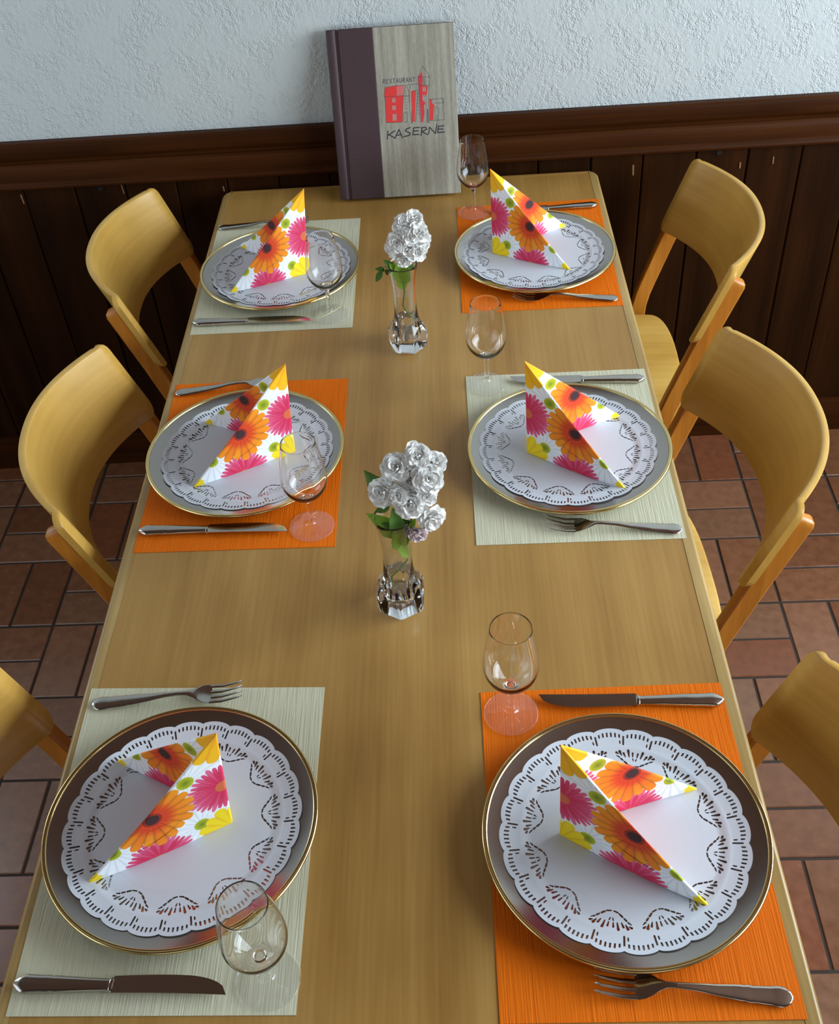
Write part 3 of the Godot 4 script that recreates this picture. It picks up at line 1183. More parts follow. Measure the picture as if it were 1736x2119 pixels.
func lathe_slice(prof: Array, from: int, to: int, seg: int) -> ArrayMesh:
	var st := SurfaceTool.new()
	st.begin(Mesh.PRIMITIVE_TRIANGLES)
	var nrm := []
	for i in prof.size():
		var d: Vector2 = (prof[mini(i + 1, prof.size() - 1)] - prof[maxi(i - 1, 0)])
		if i == 0 or i == prof.size() - 1:
			d = Vector2(1, 0) if i == 0 else Vector2(-1, 0)
		nrm.append(Vector2(d.y, -d.x).normalized())
	for i in range(from, to):
		for j in seg:
			var a := TAU * j / seg
			var b := TAU * (j + 1) / seg
			var q := []
			for e in [[i, a], [i, b], [i + 1, b], [i + 1, a]]:
				var p: Vector2 = prof[e[0]]
				var n: Vector2 = nrm[e[0]]
				q.append([Vector3(p.x * cos(e[1]), p.y, p.x * sin(e[1])), Vector3(n.x * cos(e[1]), n.y, n.x * sin(e[1]))])
			for k in [[0, 1, 2], [0, 2, 3]]:
				# outward is to the right of the profile; Godot's front runs clockwise
				for e in k:
					st.set_normal(q[e][1])
					st.add_vertex(q[e][0])
	return st.commit()

func vase_outer(y: float) -> float:
	var ys := [0.0, 0.003, 0.010, 0.022, 0.033, 0.040, 0.050, 0.060, 0.075, 0.095, 0.115, 0.135, 0.157]
	var rs := [0.0300, 0.0320, 0.0333, 0.0340, 0.0335, 0.0300, 0.0240, 0.0204, 0.0188, 0.0183, 0.0188, 0.0204, 0.0246]
	for i in ys.size() - 1:
		if y <= ys[i + 1]:
			return lerpf(rs[i], rs[i + 1], (y - ys[i]) / (ys[i + 1] - ys[i]))
	return rs[-1]

func vase_inner(y: float) -> float:
	return minf(vase_outer(y) - 0.0026, 0.0162 + 0.02 * maxf(0.0, 0.08 - y) / 0.06 * 0.0) if y < 0.1 else vase_outer(y) - 0.0026

func make_vase() -> Node3D:
	var o := thing("bud_vase")
	var seg := 72
	var b := MB.new()
	var list := []
	for y in [0.0, 0.003, 0.010, 0.022, 0.033, 0.037, 0.040, 0.045, 0.050, 0.055, 0.060, 0.067, 0.075, 0.085, 0.095, 0.105, 0.115, 0.125, 0.134, 0.142, 0.150, 0.155, 0.157]:
		var r := PackedVector3Array()
		var square := clampf(1.0 - (y - 0.034) / 0.035, 0, 1)
		var rad := vase_outer(y)
		for j in seg:
			var a := TAU * j / seg
			# a six-sided foot with softened corners that melts into a round neck
			var w := fposmod(a, TAU / 6) - TAU / 12
			var hexa := cos(PI / 6) / cos(w) * 1.04
			hexa = minf(hexa, 1.0)
			var twist := a
			r.append(Vector3(cos(twist), 0, sin(twist)) * rad * lerpf(1.0, hexa, square) + Vector3(0, y, 0))
		list.append(r)
	for y in [0.157, 0.155, 0.150, 0.142, 0.134, 0.125, 0.115, 0.105, 0.095, 0.085, 0.075, 0.066, 0.050, 0.036, 0.026, 0.021, 0.019]:
		var r := PackedVector3Array()
		var rad := vase_inner(y)
		if y == 0.157:
			rad = vase_outer(y) - 0.0016
		if y == 0.021:
			rad *= 0.9
		if y == 0.019:
			rad *= 0.6
		for j in seg:
			var a := TAU * j / seg
			r.append(Vector3(cos(a) * rad, y + (0.0005 if y == 0.157 else 0.0), sin(a) * rad))
		list.append(r)
	b.rows(list)
	part("body", b.mesh(28), M.vase, o)
	return o

func water_mesh(level: float) -> ArrayMesh:
	var prof := [Vector2(0, 0.0187), Vector2(0.0105, 0.0187), Vector2(0.0150, 0.0208)]
	for y in [0.026, 0.036, 0.050, 0.066, 0.075, 0.085, 0.095, 0.105, 0.115]:
		if y < level - 0.002:
			prof.append(Vector2(vase_inner(y) + 0.0003, y))
	prof.append(Vector2(vase_inner(level) + 0.0003, level))
	prof.append(Vector2(vase_inner(level) - 0.0012, level - 0.0004))
	prof.append(Vector2(0, level - 0.0004))
	var b := MB.new()
	b.lathe(prof, 48)
	return b.mesh(40)

func knife_parts() -> Array:
	# handle end at x 0, tip at x 0.217, cutting edge towards +z
	var h := MB.new()
	var list := []
	for s in [[0.0, 0.0015, 0.0020], [0.002, 0.0042, 0.0032], [0.006, 0.0072, 0.0040], [0.010, 0.0094, 0.0044], [0.013, 0.0100, 0.0045], [0.018, 0.0094, 0.0045], [0.030, 0.0088, 0.0045], [0.036, 0.0091, 0.0046], [0.040, 0.0084, 0.0045], [0.044, 0.0087, 0.0045], [0.060, 0.0078, 0.0042], [0.080, 0.0068, 0.0038], [0.096, 0.0062, 0.0035], [0.0985, 0.0064, 0.0036]]:
		var r := PackedVector3Array()
		for j in 20:
			var a := TAU * j / 20
			r.append(Vector3(s[0], 0.0052 + s[2] * signf(sin(a)) * pow(absf(sin(a)), 0.8), s[1] * signf(cos(a)) * pow(absf(cos(a)), 0.7)))
		list.append(r)
	h.rows(list)
	var c := MB.new()
	list = []
	for s in [[0.0985, 0.0068, 0.0038], [0.0995, 0.0078, 0.0042], [0.1015, 0.0078, 0.0040], [0.1025, 0.0072, 0.0032]]:
		var r := PackedVector3Array()
		for j in 16:
			var a := TAU * j / 16
			r.append(Vector3(s[0], 0.0052 + s[2] * sin(a), s[1] * signf(cos(a)) * pow(absf(cos(a)), 0.6)))
		list.append(r)
	c.rows(list)
	var bl := MB.new()
	list = []
	for k in 25:
		var f := k / 24.0
		var x := 0.1020 + 0.1150 * f
		var back := -0.0088 + 0.0006 * sin(f * PI) + 0.0000
		var edge := 0.0085 + 0.0020 * sin(f * PI * 0.9)
		if f > 0.55:
			var g := (f - 0.55) / 0.45
			edge = lerpf(0.0104, -0.0080, 1.0 - sqrt(maxf(0.0, 1.0 - pow(g, 2.4))))
		var y0 := 0.0030
		var t := 0.0009 * (1.0 - 0.4 * f)
		var r := PackedVector3Array([Vector3(x, y0 - t, back + 0.0004), Vector3(x, y0 + t, back + 0.0004), Vector3(x, y0 + t * 0.8, lerpf(back, edge, 0.5)), Vector3(x, y0 + 0.00008, edge), Vector3(x, y0 - 0.00008, edge), Vector3(x, y0 - t * 0.8, lerpf(back, edge, 0.5))])
		list.append(r)
	bl.rows(list)
	return [["handle", h.mesh(50)], ["bolster", c.mesh(50)], ["blade", bl.mesh(30)]]

func fork_parts() -> Array:
	# handle end at x 0, tines' ends at x 0.186
	var height := func(x: float) -> float:
		var xs := [0.0, 0.02, 0.06, 0.095, 0.115, 0.130, 0.145, 0.160, 0.176, 0.187]
		var ys := [0.0030, 0.0034, 0.0062, 0.0105, 0.0110, 0.0070, 0.0033, 0.0035, 0.0075, 0.0120]
		for i in xs.size() - 1:
			if x <= xs[i + 1]:
				var k: float = (x - xs[i]) / (xs[i + 1] - xs[i])
				return lerpf(ys[i], ys[i + 1], k * k * (3 - 2 * k) * 0.5 + k * 0.5)
		return ys[-1]
	var bar := func(list: Array, thick: float) -> ArrayMesh:
		var b := MB.new()
		var rows := []
		for s in list:
			var y: float = height.call(s[0])
			var r := PackedVector3Array()
			for j in 16:
				var a := TAU * j / 16
				var dish: float = s[3] if s.size() > 3 else 0.0
				var zz: float = s[1] * signf(cos(a)) * pow(absf(cos(a)), 0.75)
				r.append(Vector3(s[0], y + (s[2] if s.size() > 2 else thick) * sin(a) + dish * pow(absf(cos(a)), 2.0), zz))
			rows.append(r)
		b.rows(rows)
		return b.mesh(50)
	var handle = bar.call([[0.0, 0.0020, 0.0008], [0.002, 0.0060, 0.0016], [0.006, 0.0088, 0.0020], [0.011, 0.0102, 0.0021], [0.016, 0.0098, 0.0021], [0.020, 0.0090, 0.0021], [0.036, 0.0082, 0.0020], [0.041, 0.0086, 0.0020], [0.045, 0.0077, 0.0020], [0.049, 0.0079, 0.0020], [0.070, 0.0058, 0.0018], [0.090, 0.0040, 0.0017], [0.108, 0.0030, 0.0018]], 0.002)
	var head = bar.call([[0.108, 0.0030, 0.0018], [0.118, 0.0034, 0.0017], [0.125, 0.0060, 0.0014, 0.0004], [0.132, 0.0105, 0.0011, 0.0012], [0.138, 0.0131, 0.0010, 0.0018], [0.144, 0.0140, 0.0009, 0.0020], [0.1475, 0.0140, 0.0008, 0.0018]], 0.001)
	var out := [["handle", handle], ["head", head]]
	for k in 4:
		var b := MB.new()
		var rows := []
		var z0 := -0.0117 + k * 0.0078
		for s in [[0.1455, 0.0025], [0.152, 0.0023], [0.160, 0.0022], [0.170, 0.0019], [0.180, 0.0015], [0.185, 0.0010], [0.187, 0.0004]]:
			var f: float = (s[0] - 0.1455) / 0.0415
			var y: float = height.call(s[0])
			var dish := 0.0016 * pow(absf(z0) / 0.0117, 2.0) * (1.0 - f)
			var r := PackedVector3Array()
			for j in 10:
				var a := TAU * j / 10
				r.append(Vector3(s[0], y + dish + 0.0009 * sin(a), z0 * (1.0 - 0.04 * f) + s[1] * signf(cos(a)) * pow(absf(cos(a)), 0.6)))
			rows.append(r)
		b.rows(rows)
		out.append(["tine", b.mesh(50)])
	return out

# ---------------------------------------------------------------- flowers
func petal_mesh(long: float, wide: float, cup: float, seed_: int) -> ArrayMesh:
	var b := MB.new()
	var rng := RandomNumberGenerator.new()
	rng.seed = seed_
	var nu := 6
	var nv := 6
	var list := []
	var ph := rng.randf() * 6.0
	for side in 1:
		for i in nu + 1:
			var f := float(i) / nu
			var r := PackedVector3Array()
			for j in nv + 1:
				var g := -1.0 + 2.0 * j / nv
				var wv := wide * pow(sin(PI * (0.10 + 0.66 * f)), 0.8) * 0.5
				var x := long * f * (1.0 - 0.20 * g * g * f * f)
				var y := cup * long * (f * f * 0.9 + 0.55 * g * g * f) - 0.25 * cup * long * f * f * f * (1 + 0.4 * sin(g * 4.0 + ph))
				r.append(Vector3(x, y, wv * g))
			list.append(r)
	b.rows(list, false)
	return b.mesh(80, -1, false)

func leaf_mesh(long: float, wide: float, droop: float) -> ArrayMesh:
	var b := MB.new()
	var list := []
	for i in 9:
		var f := i / 8.0
		var w := wide * 0.5 * pow(sin(PI * pow(f, 0.72)), 0.95) * (1.0 + 0.10 * (i % 2))
		var r := PackedVector3Array()
		for g in [-1.0, -0.5, 0.0, 0.5, 1.0]:
			r.append(Vector3(long * f, -droop * long * f * f + absf(g) * w * 0.35, w * g))
		list.append(r)
	b.rows(list, false)
	return b.mesh(50, -1, false)

var petals := []
var leaves := []

func blossom(parent: Node3D, at: Vector3, facing: Vector3, r: float, m: Material, rng: RandomNumberGenerator) -> void:
	var o := Node3D.new()
	var n := 0
	for c in parent.get_children():
		if String(c.name).begins_with("blossom"):
			n += 1
	o.name = "blossom" if n == 0 else "blossom_%03d" % n
	parent.add_child(o)
	var up := facing.normalized()
	var side := up.cross(Vector3(0.3, 0.1, 0.9)).normalized()
	o.transform = Transform3D(Basis(side, up, side.cross(up)).scaled(Vector3.ONE * r / 0.0118), at)
	# open whorls of single petals outside, the crumpled inner ones joined
	var k := 0
	var inner := SurfaceTool.new()
	for w in [[12, -0.30, 1.0, 0.0], [11, 0.06, 0.90, 0.0008], [9, 0.46, 0.72, 0.0014], [7, 0.85, 0.52, 0.0018], [4, 1.15, 0.36, 0.002]]:
		for i in w[0]:
			var a: float = TAU * (i + rng.randf_range(-0.3, 0.3) + 0.5 * k) / w[0]
			var q := Basis(Vector3.UP, a) * Basis(Vector3(0, 0, 1), w[1] + rng.randf_range(-0.26, 0.26)) * Basis(Vector3(1, 0, 0), rng.randf_range(-0.25, 0.25))
			var xf := Transform3D(q.scaled(Vector3.ONE * w[2] * rng.randf_range(0.84, 1.10)), Vector3(0, w[3], 0))
			var pm: ArrayMesh = petals[rng.randi() % petals.size()]
			if k < 2:
				part("petal", pm, m, o).transform = xf
			else:
				inner.append_from(pm, 0, xf)
		k += 1
	part("inner_petals", inner.commit(), m, o)
	var h := MB.new()
	h.lathe([Vector2(0, 0.0), Vector2(0.0022, 0.0006), Vector2(0.0026, 0.0022), Vector2(0.0016, 0.0036), Vector2(0, 0.004)], 10)
	part("heart", h.mesh(60), M.heart, o)

func sprig(called: String, base: Vector3, spec: Array, stems: Array, leaf_spec: Array, label: String, seed_: int) -> void:
	var o := thing(called, base)
	tag(o, label, "flowers")
	var rng := RandomNumberGenerator.new()
	rng.seed = seed_
	for s in stems:
		var b := MB.new()
		var pts := []
		var rad := []
		for i in s[1].size():
			pts.append(s[1][i])
			rad.append(lerpf(s[0], s[0] * 0.7, float(i) / (s[1].size() - 1)))
		b.tube(pts, rad, 8)
		part("stem", b.mesh(60), M.stem, o)
	for f in spec:
		blossom(o, f[0], f[1], f[2], M.blush if f.size() > 3 else M.petal, rng)
	for l in leaf_spec:
		var d: Vector3 = (l[1] - l[0])
		var x := d.normalized()
		var up := Vector3(0.1, 0.75, 0.65)
		up = (up - x * up.dot(x)).normalized()
		var p := part("leaf", leaves[rng.randi() % leaves.size()], M.leaf if l.size() < 4 else M.leaf_dark, o)
		var s := d.length() / 0.03
		p.transform = Transform3D(Basis(x, up, x.cross(up)) * Basis.from_scale(Vector3(s, s, s * l[2])), l[0])

# ---------------------------------------------------------------- menu folder
func build_menu() -> void:
	var w := 0.251
	var h := 0.3235
	var tilt := deg_to_rad(16.5)
	var o := thing("menu_folder", Vector3(-0.0165, TOP + 0.0003, 0.0815))
	tag(o, "tall grey wood-look menu folder with dark purple spine leaning against the white wall", "menu")
	# front face leans back about its lower front edge
	o.rotation = Vector3(-tilt, 0.008, 0.0)
	o.position += Vector3(0, 0.0062, 0)
	var th := 0.021
	var split := w * 0.367
	var x0 := -w / 2
	# front board in two finishes, back board, pages, round spine
	var b := MB.new()
	b.box(Vector3(x0 + 0.0245 + (split - 0.0245) / 2, h / 2, -0.0014), Vector3(split - 0.0245, h, 0.0032), 0.0009)
	part("cloth_cover", b.mesh(40, 1), M.cloth, o, "dark purple cloth strip of the cover")
	var c := MB.new()
	c.box(Vector3(x0 + (split + w) / 2, h / 2, -0.0017), Vector3(w - split, h, 0.0030), 0.0008)
	var cm := c.mesh(40, 1)
	# uv of the printed board from 0 to 1
	var arr := cm.surface_get_arrays(0)
	var vs: PackedVector3Array = arr[Mesh.ARRAY_VERTEX]
	var us := PackedVector2Array()
	for p in vs:
		us.append(Vector2((p.x - x0 - split) / (w - split), 1.0 - p.y / h))
	arr[Mesh.ARRAY_TEX_UV] = us
	cm = ArrayMesh.new()
	cm.add_surface_from_arrays(Mesh.PRIMITIVE_TRIANGLES, arr)
	part("printed_cover", cm, M.cover, o, "grey wood-look cover panel with a red building drawing and dark hand lettering")
	var d := MB.new()
	d.box(Vector3(0.012, h / 2, -th + 0.0015), Vector3(w - 0.024, h, 0.003), 0.0008)
	part("back_cover", d.mesh(40, 1), M.cloth, o)
	var e := MB.new()
	e.box(Vector3(0.009, h / 2, -th / 2), Vector3(w - 0.036, h - 0.012, th - 0.007), 0.0008)
	part("pages", e.mesh(40, 1), M.pages, o)
	var s := MB.new()
	var list := []
	for y in [0.0, 0.0008, h - 0.0008, h]:
		var k: float = 1.0 if y > 0.0004 and y < h - 0.0004 else 0.93
		var r := PackedVector3Array()
		for j in 20:
			var a := TAU * j / 20
			r.append(Vector3(x0 + 0.0105 + 0.0105 * k * signf(cos(a)) * pow(absf(cos(a)), 0.8), y, -th / 2 + (th / 2 + 0.0008) * k * signf(sin(a)) * pow(absf(sin(a)), 0.8)))
		list.append(r)
	s.rows(list)
	part("spine", s.mesh(50, 1), M.cloth, o)
	var g := MB.new()
	g.box(Vector3(x0 + 0.0225, h / 2, -0.0036), Vector3(0.006, h - 0.001, 0.0025), 0.0008)
	part("hinge", g.mesh(40, 1), M.cloth, o)

# ---------------------------------------------------------------- the scene
func _ready() -> void:
	# camera, sky, light, exposure
	var cam := Camera3D.new()
	cam.name = "camera"
	add_child(cam)
	cam.position = Vector3(0.08405, 1.8071, 2.16179)
	cam.rotation = Vector3(-0.752598, 0.055605, -0.083065)
	cam.fov = 50.876
	cam.near = 0.05
	cam.far = 60.0
	cam.current = true
	var sky_m := ProceduralSkyMaterial.new()
	sky_m.sky_top_color = Color(0.62, 0.72, 0.86)
	sky_m.sky_horizon_color = Color(0.80, 0.86, 0.92)
	sky_m.ground_bottom_color = Color(0.25, 0.27, 0.24)
	sky_m.ground_horizon_color = Color(0.45, 0.48, 0.45)
	sky_m.sky_energy_multiplier = 0.6
	sky_m.ground_energy_multiplier = 0.4
	var sky := Sky.new()
	sky.sky_material = sky_m
	var env := Environment.new()
	env.background_mode = Environment.BG_SKY
	env.sky = sky
	env.tonemap_mode = Environment.TONE_MAPPER_LINEAR
	env.tonemap_exposure = 0.9
	env.sdfgi_enabled = true
	env.ssao_enabled = true
	env.ssil_enabled = true
	var we := WorldEnvironment.new()
	we.name = "world"
	we.environment = env
	add_child(we)
	make_materials()
	window(1, Vector3(X1, 0.95, 1.40), PI / 2, 2.5, 1.2, 3, 14.5)
	window(2, Vector3(X0, 0.95, 0.38), -PI / 2, 0.7, 1.2, 1, 1.0)
	window(5, Vector3(X0, 0.06, 2.10), -PI / 2, 1.6, 2.09, 2, 1.6)
	window(3, Vector3(-0.7, 0.95, Z1), 0.0, 1.3, 1.2, 2, 0.5)
	window(4, Vector3(1.1, 0.95, Z1), 0.0, 1.3, 1.2, 2, 0.5)
	build_room()
	build_table()

	# chairs: [place of the back's top end line, side, turn, label]
	var proto := make_chair()
	var seats := [
		[Vector3(0.526, 0, 0.893), 1, 0.02, "light wood chair with curved back, second from the wall on the right"],
		[Vector3(0.579, 0, 0.288), 1, -0.04, "light wood chair nearest the wall on the right, its seat showing"],
		[Vector3(0.490, 0, 1.572), 1, 0.0, "light wood chair nearest the viewer on the right, cut off by frame"],
		[Vector3(-0.500, 0, 0.849), -1, 0.075, "light wood chair with curved back, second from the wall on the left"],
		[Vector3(-0.525, 0, 0.277), -1, 0.03, "light wood chair nearest the wall on the left side of the table"],
		[Vector3(-0.530, 0, 1.522), -1, 0.0, "light wood chair nearest the viewer on the left, mostly outside frame"]]
	for i in seats.size():
		var s: Array = seats[i]
		var o := proto if i == 0 else copy_of(proto)
		o.position = s[0]
		o.rotation.y = s[2] + (0.0 if s[1] > 0 else PI)
		tag(o, s[3], "chair", "dining chairs along the table")

	# placemats
	var mats := [
		[[-0.390, 1.331], [-0.096, 1.343], [-0.099, 1.737], [-0.386, 1.731], "beige", "pale beige crepe paper placemat under the setting nearest the viewer on the left"],
		[[0.095, 1.360], [0.383, 1.359], [0.385, 1.753], [0.097, 1.750], "orange", "orange crepe paper placemat under the setting nearest the viewer on the right"],
		[[-0.387, 0.696], [-0.097, 0.703], [-0.097, 1.098], [-0.384, 1.093], "orange", "orange crepe paper placemat under the middle setting on the left"],
		[[0.098, 0.714], [0.390, 0.717], [0.388, 1.112], [0.100, 1.108], "beige", "pale beige crepe paper placemat under the middle setting on the right"],
		[[-0.390, 0.150], [-0.098, 0.153], [-0.097, 0.551], [-0.388, 0.548], "beige", "pale beige crepe paper placemat under the setting nearest the wall on the left"],
		[[0.099, 0.131], [0.387, 0.128], [0.383, 0.525], [0.098, 0.523], "orange", "orange crepe paper placemat under the setting nearest the wall on the right"]]
	var i0 := 0
	for m in mats:
		var c := Vector3.ZERO
		for k in 4:
			c += Vector3(m[k][0], 0, m[k][1]) / 4
		var b := MB.new()
		var low := PackedVector3Array()
		var high := PackedVector3Array()
		for k in 4:
			for e in 6:
				var p := Vector3(m[k][0], 0, m[k][1]).lerp(Vector3(m[(k + 1) % 4][0], 0, m[(k + 1) % 4][1]), e / 6.0) - c
				low.append(p)
				high.append(p + Vector3(0, 0.0007, 0))
		b.rows([low, high])
		var o := part("placemat", b.mesh(40, 2, true, Vector2(i0 * 0.17, i0 * 0.31)), M[m[4]], self)
		o.position = c + Vector3(0, TOP + 0.0002, 0)
		tag(o, m[5], "placemat", "paper placemats on the table")
		i0 += 1

	# chargers, doilies, napkins
	var wheres := ["nearest the viewer on the left", "nearest the viewer on the right", "in the middle on the left", "in the middle on the right", "nearest the wall on the left", "nearest the wall on the right"]
	var spots := [Vector2(-0.2404, 1.5311), Vector2(0.2397, 1.5630), Vector2(-0.2439, 0.8974), Vector2(0.2459, 0.9232), Vector2(-0.2412, 0.3582), Vector2(0.2399, 0.3472)]
	var mat_names := ["beige", "orange", "orange", "beige", "beige", "orange"]
	var napkins := [
		[Vector3(-0.1848, 0.7620, 1.5315), Vector3(-0.1717, 0.9260, 1.5308), Vector3(-0.3318, 0.7620, 1.5993), Vector3(-0.3321, 0.7620, 1.4474)],
		[Vector3(0.1714, 0.7620, 1.5592), Vector3(0.1676, 0.9270, 1.5598), Vector3(0.3132, 0.7620, 1.6451), Vector3(0.3260, 0.7620, 1.5102)],
		[Vector3(-0.1687, 0.7620, 0.8985), Vector3(-0.1593, 0.9260, 0.9011), Vector3(-0.3143, 0.7620, 0.9714), Vector3(-0.3202, 0.7620, 0.8169)],
		[Vector3(0.1830, 0.7620, 0.9266), Vector3(0.1791, 0.9270, 0.9261), Vector3(0.3185, 0.7620, 1.0211), Vector3(0.3329, 0.7620, 0.8508)],
		[Vector3(-0.1877, 0.7620, 0.3766), Vector3(-0.1768, 0.9190, 0.3505), Vector3(-0.3291, 0.7620, 0.4338), Vector3(-0.3294, 0.7620, 0.2677)],
		[Vector3(0.1614, 0.7620, 0.3409), Vector3(0.1599, 0.9260, 0.3294), Vector3(0.3005, 0.7620, 0.4151), Vector3(0.3097, 0.7620, 0.2534)]]
	var plate0 := make_plate()
	var doily_m := doily_mesh()
	var shift := [Vector2(0.001, 0.000), Vector2(-0.001, 0.000), Vector2(0.003, 0.002), Vector2(-0.002, -0.001), Vector2(0.002, 0.002), Vector2(-0.002, 0.001)]
	for i in 6:
		var p := plate0 if i == 0 else copy_of(plate0)
		p.position = Vector3(spots[i].x, TOP + 0.001, spots[i].y)
		tag(p, "gold-rimmed steel charger plate on %s mat %s" % [mat_names[i], wheres[i]], "plate", "gold-rimmed charger plates")
		var d := part("paper_doily", doily_m, M.paper, self)
		d.position = Vector3(spots[i].x + shift[i].x, TOP + 0.0011, spots[i].y + shift[i].y)
		d.rotation.y = [0.1, 0.26, -0.05, 0.3, 0.12, 0.2][i]
		tag(d, "white lace paper doily on the charger plate %s" % wheres[i], "doily", "lace doilies on the plates")
		var q: Array = napkins[i]
		var n := thing("folded_napkin", Vector3(q[0].x, TOP + 0.0118, q[0].z))
		tag(n, "flower-print folded paper napkin standing on the plate %s" % wheres[i], "napkin", "flower-print folded napkins")
		var b0 := Vector3.ZERO
		var up: Vector3 = q[1] - q[0]
		for k in [2, 3]:
			var c: Vector3 = q[k] - q[0]
			part("wing", wing_mesh(b0, up, c, -1.0 if (k == 2) == (i % 2 == 0) else 1.0), M.napkin, n)

	# cutlery: [from handle end, to tip]
	var kp := knife_parts()
	var knife0 := thing("table_knife")
	for k in kp:
		part(k[0], k[1], M.cutlery, knife0)
	var fp := fork_parts()
	var fork0 := thing("table_fork")
	for k in fp:
		part(k[0], k[1], M.cutlery, fork0)
	var knives := [[-0.385, 1.701, -0.170, 1.710], [0.381, 1.388, 0.164, 1.380], [-0.382, 1.053, -0.163, 1.062], [0.386, 0.750, 0.173, 0.738], [-0.387, 0.516, -0.172, 0.525], [0.381, 0.160, 0.165, 0.170]]
	var forks := [[-0.382, 1.358, -0.200, 1.349], [0.375, 1.734, 0.190, 1.715], [-0.384, 0.724, -0.200, 0.708], [0.384, 1.097, 0.199, 1.078], [-0.387, 0.166, -0.202, 0.168], [0.376, 0.507, 0.188, 0.485]]
	for i in 6:
		for e in 2:
			var s: Array = knives[i] if e == 0 else forks[i]
			var base0 := knife0 if e == 0 else fork0
			var o := base0 if i == 0 else copy_of(base0)
			o.position = Vector3(s[0], TOP + 0.0011, s[1])
			var dir := Vector3(s[2] - s[0], 0, s[3] - s[1]).normalized()
			# blade's edge towards the plate
			o.transform.basis = Basis(dir, Vector3.UP, dir.cross(Vector3.UP))
			if e == 0:
				o.transform.basis = Basis(dir, Vector3.DOWN, dir.cross(Vector3.DOWN))
				o.position.y += 0.0094
			tag(o, ("steel table knife on the %s mat %s" if e == 0 else "steel table fork on the %s mat %s") % [mat_names[i], wheres[i]], "knife" if e == 0 else "fork", "table knives" if e == 0 else "table forks")

	# glasses
	var glass0 := make_glass()
	var feet := [[-0.129, 1.702], [0.1300, 1.393], [-0.132, 1.056], [0.132, 0.739], [-0.139, 0.506], [0.133, 0.159]]
	for i in 6:
		var o := glass0 if i == 0 else copy_of(glass0)
		o.position = Vector3(feet[i][0], TOP + 0.0011, feet[i][1])
		tag(o, "empty stemmed wine glass on the %s mat %s" % [mat_names[i], wheres[i]], "glass", "empty wine glasses")

	# vases, water and roses
	var vase0 := make_vase()
	vase0.position = Vector3(-0.002, TOP + 0.0002, 1.208)
	vase0.rotation.y = 0.5
	tag(vase0, "clear glass bud vase with six-sided foot, the nearer to the viewer of two", "vase", "glass bud vases")
	var vase1 := copy_of(vase0)
	vase1.position = Vector3(0.003, TOP + 0.0002, 0.613)
	vase1.rotation.y = 0.85
	tag(vase1, "clear glass bud vase with six-sided foot, the nearer to the wall of two", "vase", "glass bud vases")
	var w0 := part("vase_water", water_mesh(0.078), M.water, self)
	w0.position = vase0.position
	tag(w0, "water in the glass bud vase nearer to the viewer", "water")
	var w1 := part("vase_water", water_mesh(0.105), M.water, self)
	w1.position = vase1.position
	tag(w1, "water in the glass bud vase nearer to the wall", "water")
	for k in 4:
		petals.append(petal_mesh(0.0150, 0.0112 + 0.0012 * k, 0.32 + 0.05 * k, 200 + k))
	for k in 3:
		leaves.append(leaf_mesh(0.03, 0.0135, 0.1 + 0.12 * k))
	var near := func(x: float, y: float, dz: float) -> Vector3:     # a point given in the plane of the nearer vase, moved towards the viewer
		return Vector3(x + 0.002, y - 0.7502, 0.0) + Vector3(0.0, 0.62, 0.78) * dz
	var spec := []
	for f in [[0.033, 1.000, -0.012, 0.0145], [0.052, 0.989, -0.008, 0.0125], [0.009, 0.985, -0.004, 0.0150], [0.044, 0.966, 0.012, 0.0150], [-0.010, 0.949, 0.004, 0.0150], [0.009, 0.944, 0.018, 0.0110], [0.020, 0.930, 0.018, 0.0155], [0.040, 0.940, 0.014, 0.0115], [0.044, 0.903, 0.006, 0.0150], [0.026, 0.880, 0.010, 0.0115, 1], [0.024, 0.968, 0.000, 0.0130], [0.026, 0.950, 0.000, 0.0140]]:
		var p: Vector3 = near.call(f[0], f[1], f[2])
		var c: Vector3 = near.call(0.022, 0.945, -0.03)
		var dir: Vector3 = (p - c).normalized() + Vector3(0, 0.45, 0.75)
		spec.append([p, dir, f[3], 1] if f.size() > 4 else [p, dir, f[3]])
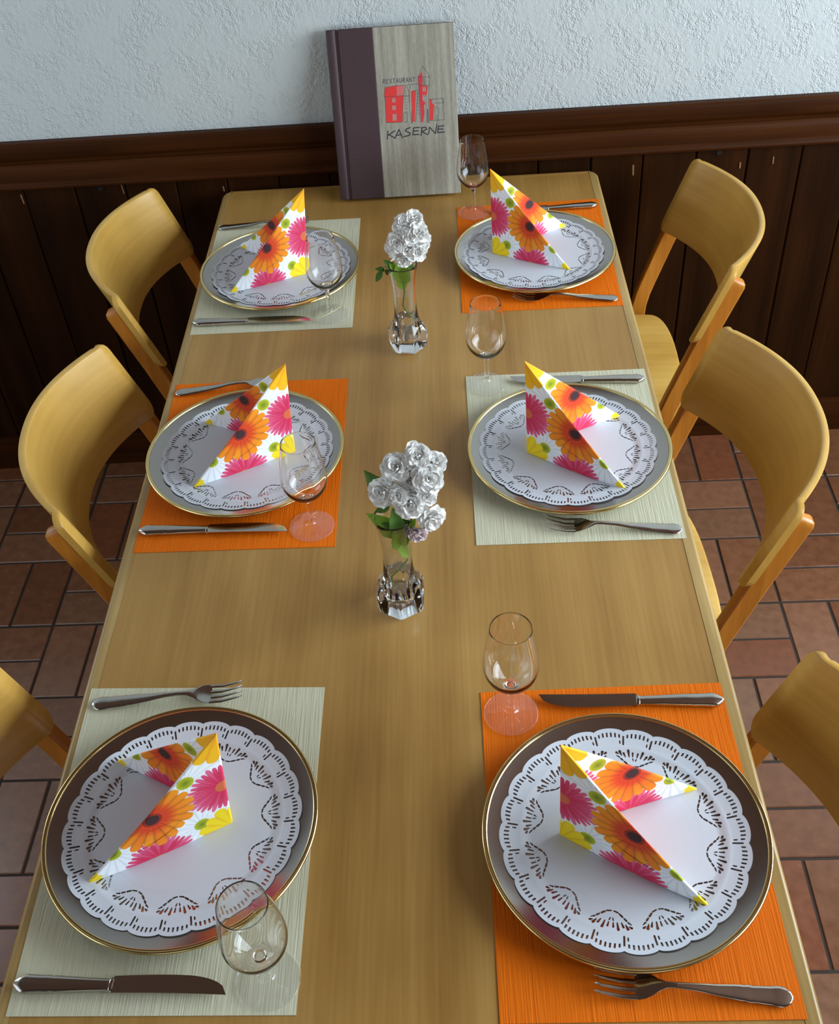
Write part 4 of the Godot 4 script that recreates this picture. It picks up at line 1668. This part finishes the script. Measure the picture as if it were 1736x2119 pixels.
	sprig("rose_sprig", vase0.position, spec, [
		[0.0016, [Vector3(-0.010, 0.022, 0.004), Vector3(-0.010, 0.052, 0.002), Vector3(0.006, 0.072, 0.001), Vector3(0.013, 0.082, 0.0), Vector3(0.008, 0.10, 0.0), Vector3(0.004, 0.13, 0.0), Vector3(0.015, 0.17, -0.004), Vector3(0.022, 0.20, -0.008)]],
		[0.0009, [Vector3(0.008, 0.15, -0.002), Vector3(0.02, 0.16, 0.004), Vector3(0.040, 0.150, 0.002)]],
		[0.0009, [Vector3(0.012, 0.16, -0.004), Vector3(-0.002, 0.18, -0.002), Vector3(-0.010, 0.196, 0.0)]],
		[0.0008, [Vector3(0.022, 0.20, -0.008), Vector3(0.027, 0.215, 0.006), Vector3(0.030, 0.226, 0.012)]]],
		[[near.call(-0.008, 0.935, -0.01), near.call(-0.026, 0.976, -0.012), 1.2, 1], [near.call(-0.004, 0.925, 0.0), near.call(-0.024, 0.916, 0.004), 1.1, 1], [near.call(0.002, 0.876, 0.0), near.call(-0.026, 0.910, 0.006), 1.0],
		[near.call(0.004, 0.880, 0.01), near.call(0.000, 0.920, 0.012), 1.0, 1], [near.call(0.004, 0.884, 0.008), near.call(-0.014, 0.898, 0.01), 1.2, 1], [near.call(0.006, 0.855, 0.0), near.call(0.000, 0.885, 0.016), 1.2], [near.call(0.006, 0.868, 0.0), near.call(0.020, 0.893, 0.012), 1.2], [near.call(0.014, 0.838, 0.0), near.call(0.001, 0.862, 0.012), 0.9],
		[near.call(0.004, 0.860, 0.006), near.call(0.014, 0.880, 0.014), 1.3], [near.call(0.010, 0.880, 0.0), near.call(0.012, 0.910, 0.01), 1.0, 1]],
		"cluster of small white roses with green leaves in the vase nearer to the viewer", 31)
	var far := func(x: float, y: float, dz: float) -> Vector3:
		return Vector3(x - 0.003, y - 0.7502, 0.0) + Vector3(0.0, 0.5, 0.87) * dz
	spec = []
	for f in [[0.027, 0.986, -0.008, 0.0130], [0.009, 0.978, -0.004, 0.0135], [0.032, 0.962, 0.008, 0.0155], [0.001, 0.947, 0.008, 0.0155], [0.038, 0.948, 0.004, 0.0130], [0.018, 0.955, 0.014, 0.0120], [0.029, 0.929, 0.014, 0.0135], [-0.008, 0.938, 0.000, 0.0120], [0.006, 0.917, 0.010, 0.0115], [0.014, 0.932, 0.014, 0.0120], [0.020, 0.945, -0.004, 0.0140]]:
		var p: Vector3 = far.call(f[0], f[1], f[2])
		var c: Vector3 = far.call(0.016, 0.950, -0.03)
		spec.append([p, (p - c).normalized() + Vector3(0, 0.45, 0.75), f[3]])
	sprig("rose_sprig", vase1.position, spec, [
		[0.0015, [Vector3(0.014, 0.050, 0.0), Vector3(0.003, 0.065, 0.002), Vector3(-0.004, 0.080, 0.002), Vector3(0.000, 0.105, 0.0), Vector3(0.002, 0.14, 0.0), Vector3(0.010, 0.17, -0.004), Vector3(0.014, 0.20, -0.006)]],
		[0.0007, [Vector3(0.0, 0.13, 0.0), Vector3(-0.016, 0.152, 0.002), Vector3(-0.030, 0.156, 0.003), Vector3(-0.038, 0.150, 0.003)]]],
		[[far.call(-0.012, 0.900, 0.0), far.call(-0.024, 0.916, 0.004), 1.3, 1], [far.call(-0.026, 0.897, 0.0), far.call(-0.040, 0.903, 0.004), 1.2, 1], [far.call(-0.030, 0.896, 0.0), far.call(-0.044, 0.876, 0.004), 1.0, 1], [far.call(-0.024, 0.900, 0.0), far.call(-0.021, 0.887, 0.004), 1.2, 1],
		[far.call(0.000, 0.880, 0.0), far.call(-0.014, 0.908, 0.008), 1.2], [far.call(0.002, 0.875, 0.0), far.call(0.000, 0.910, 0.010), 1.4], [far.call(0.003, 0.872, 0.0), far.call(0.010, 0.900, 0.010), 1.2], [far.call(0.012, 0.905, 0.004), far.call(0.025, 0.898, 0.010), 1.2, 1], [far.call(0.002, 0.862, 0.0), far.call(-0.002, 0.89, 0.006), 1.2]],
		"cluster of small white roses with green leaves in the vase nearer to the wall", 57)
	build_menu()
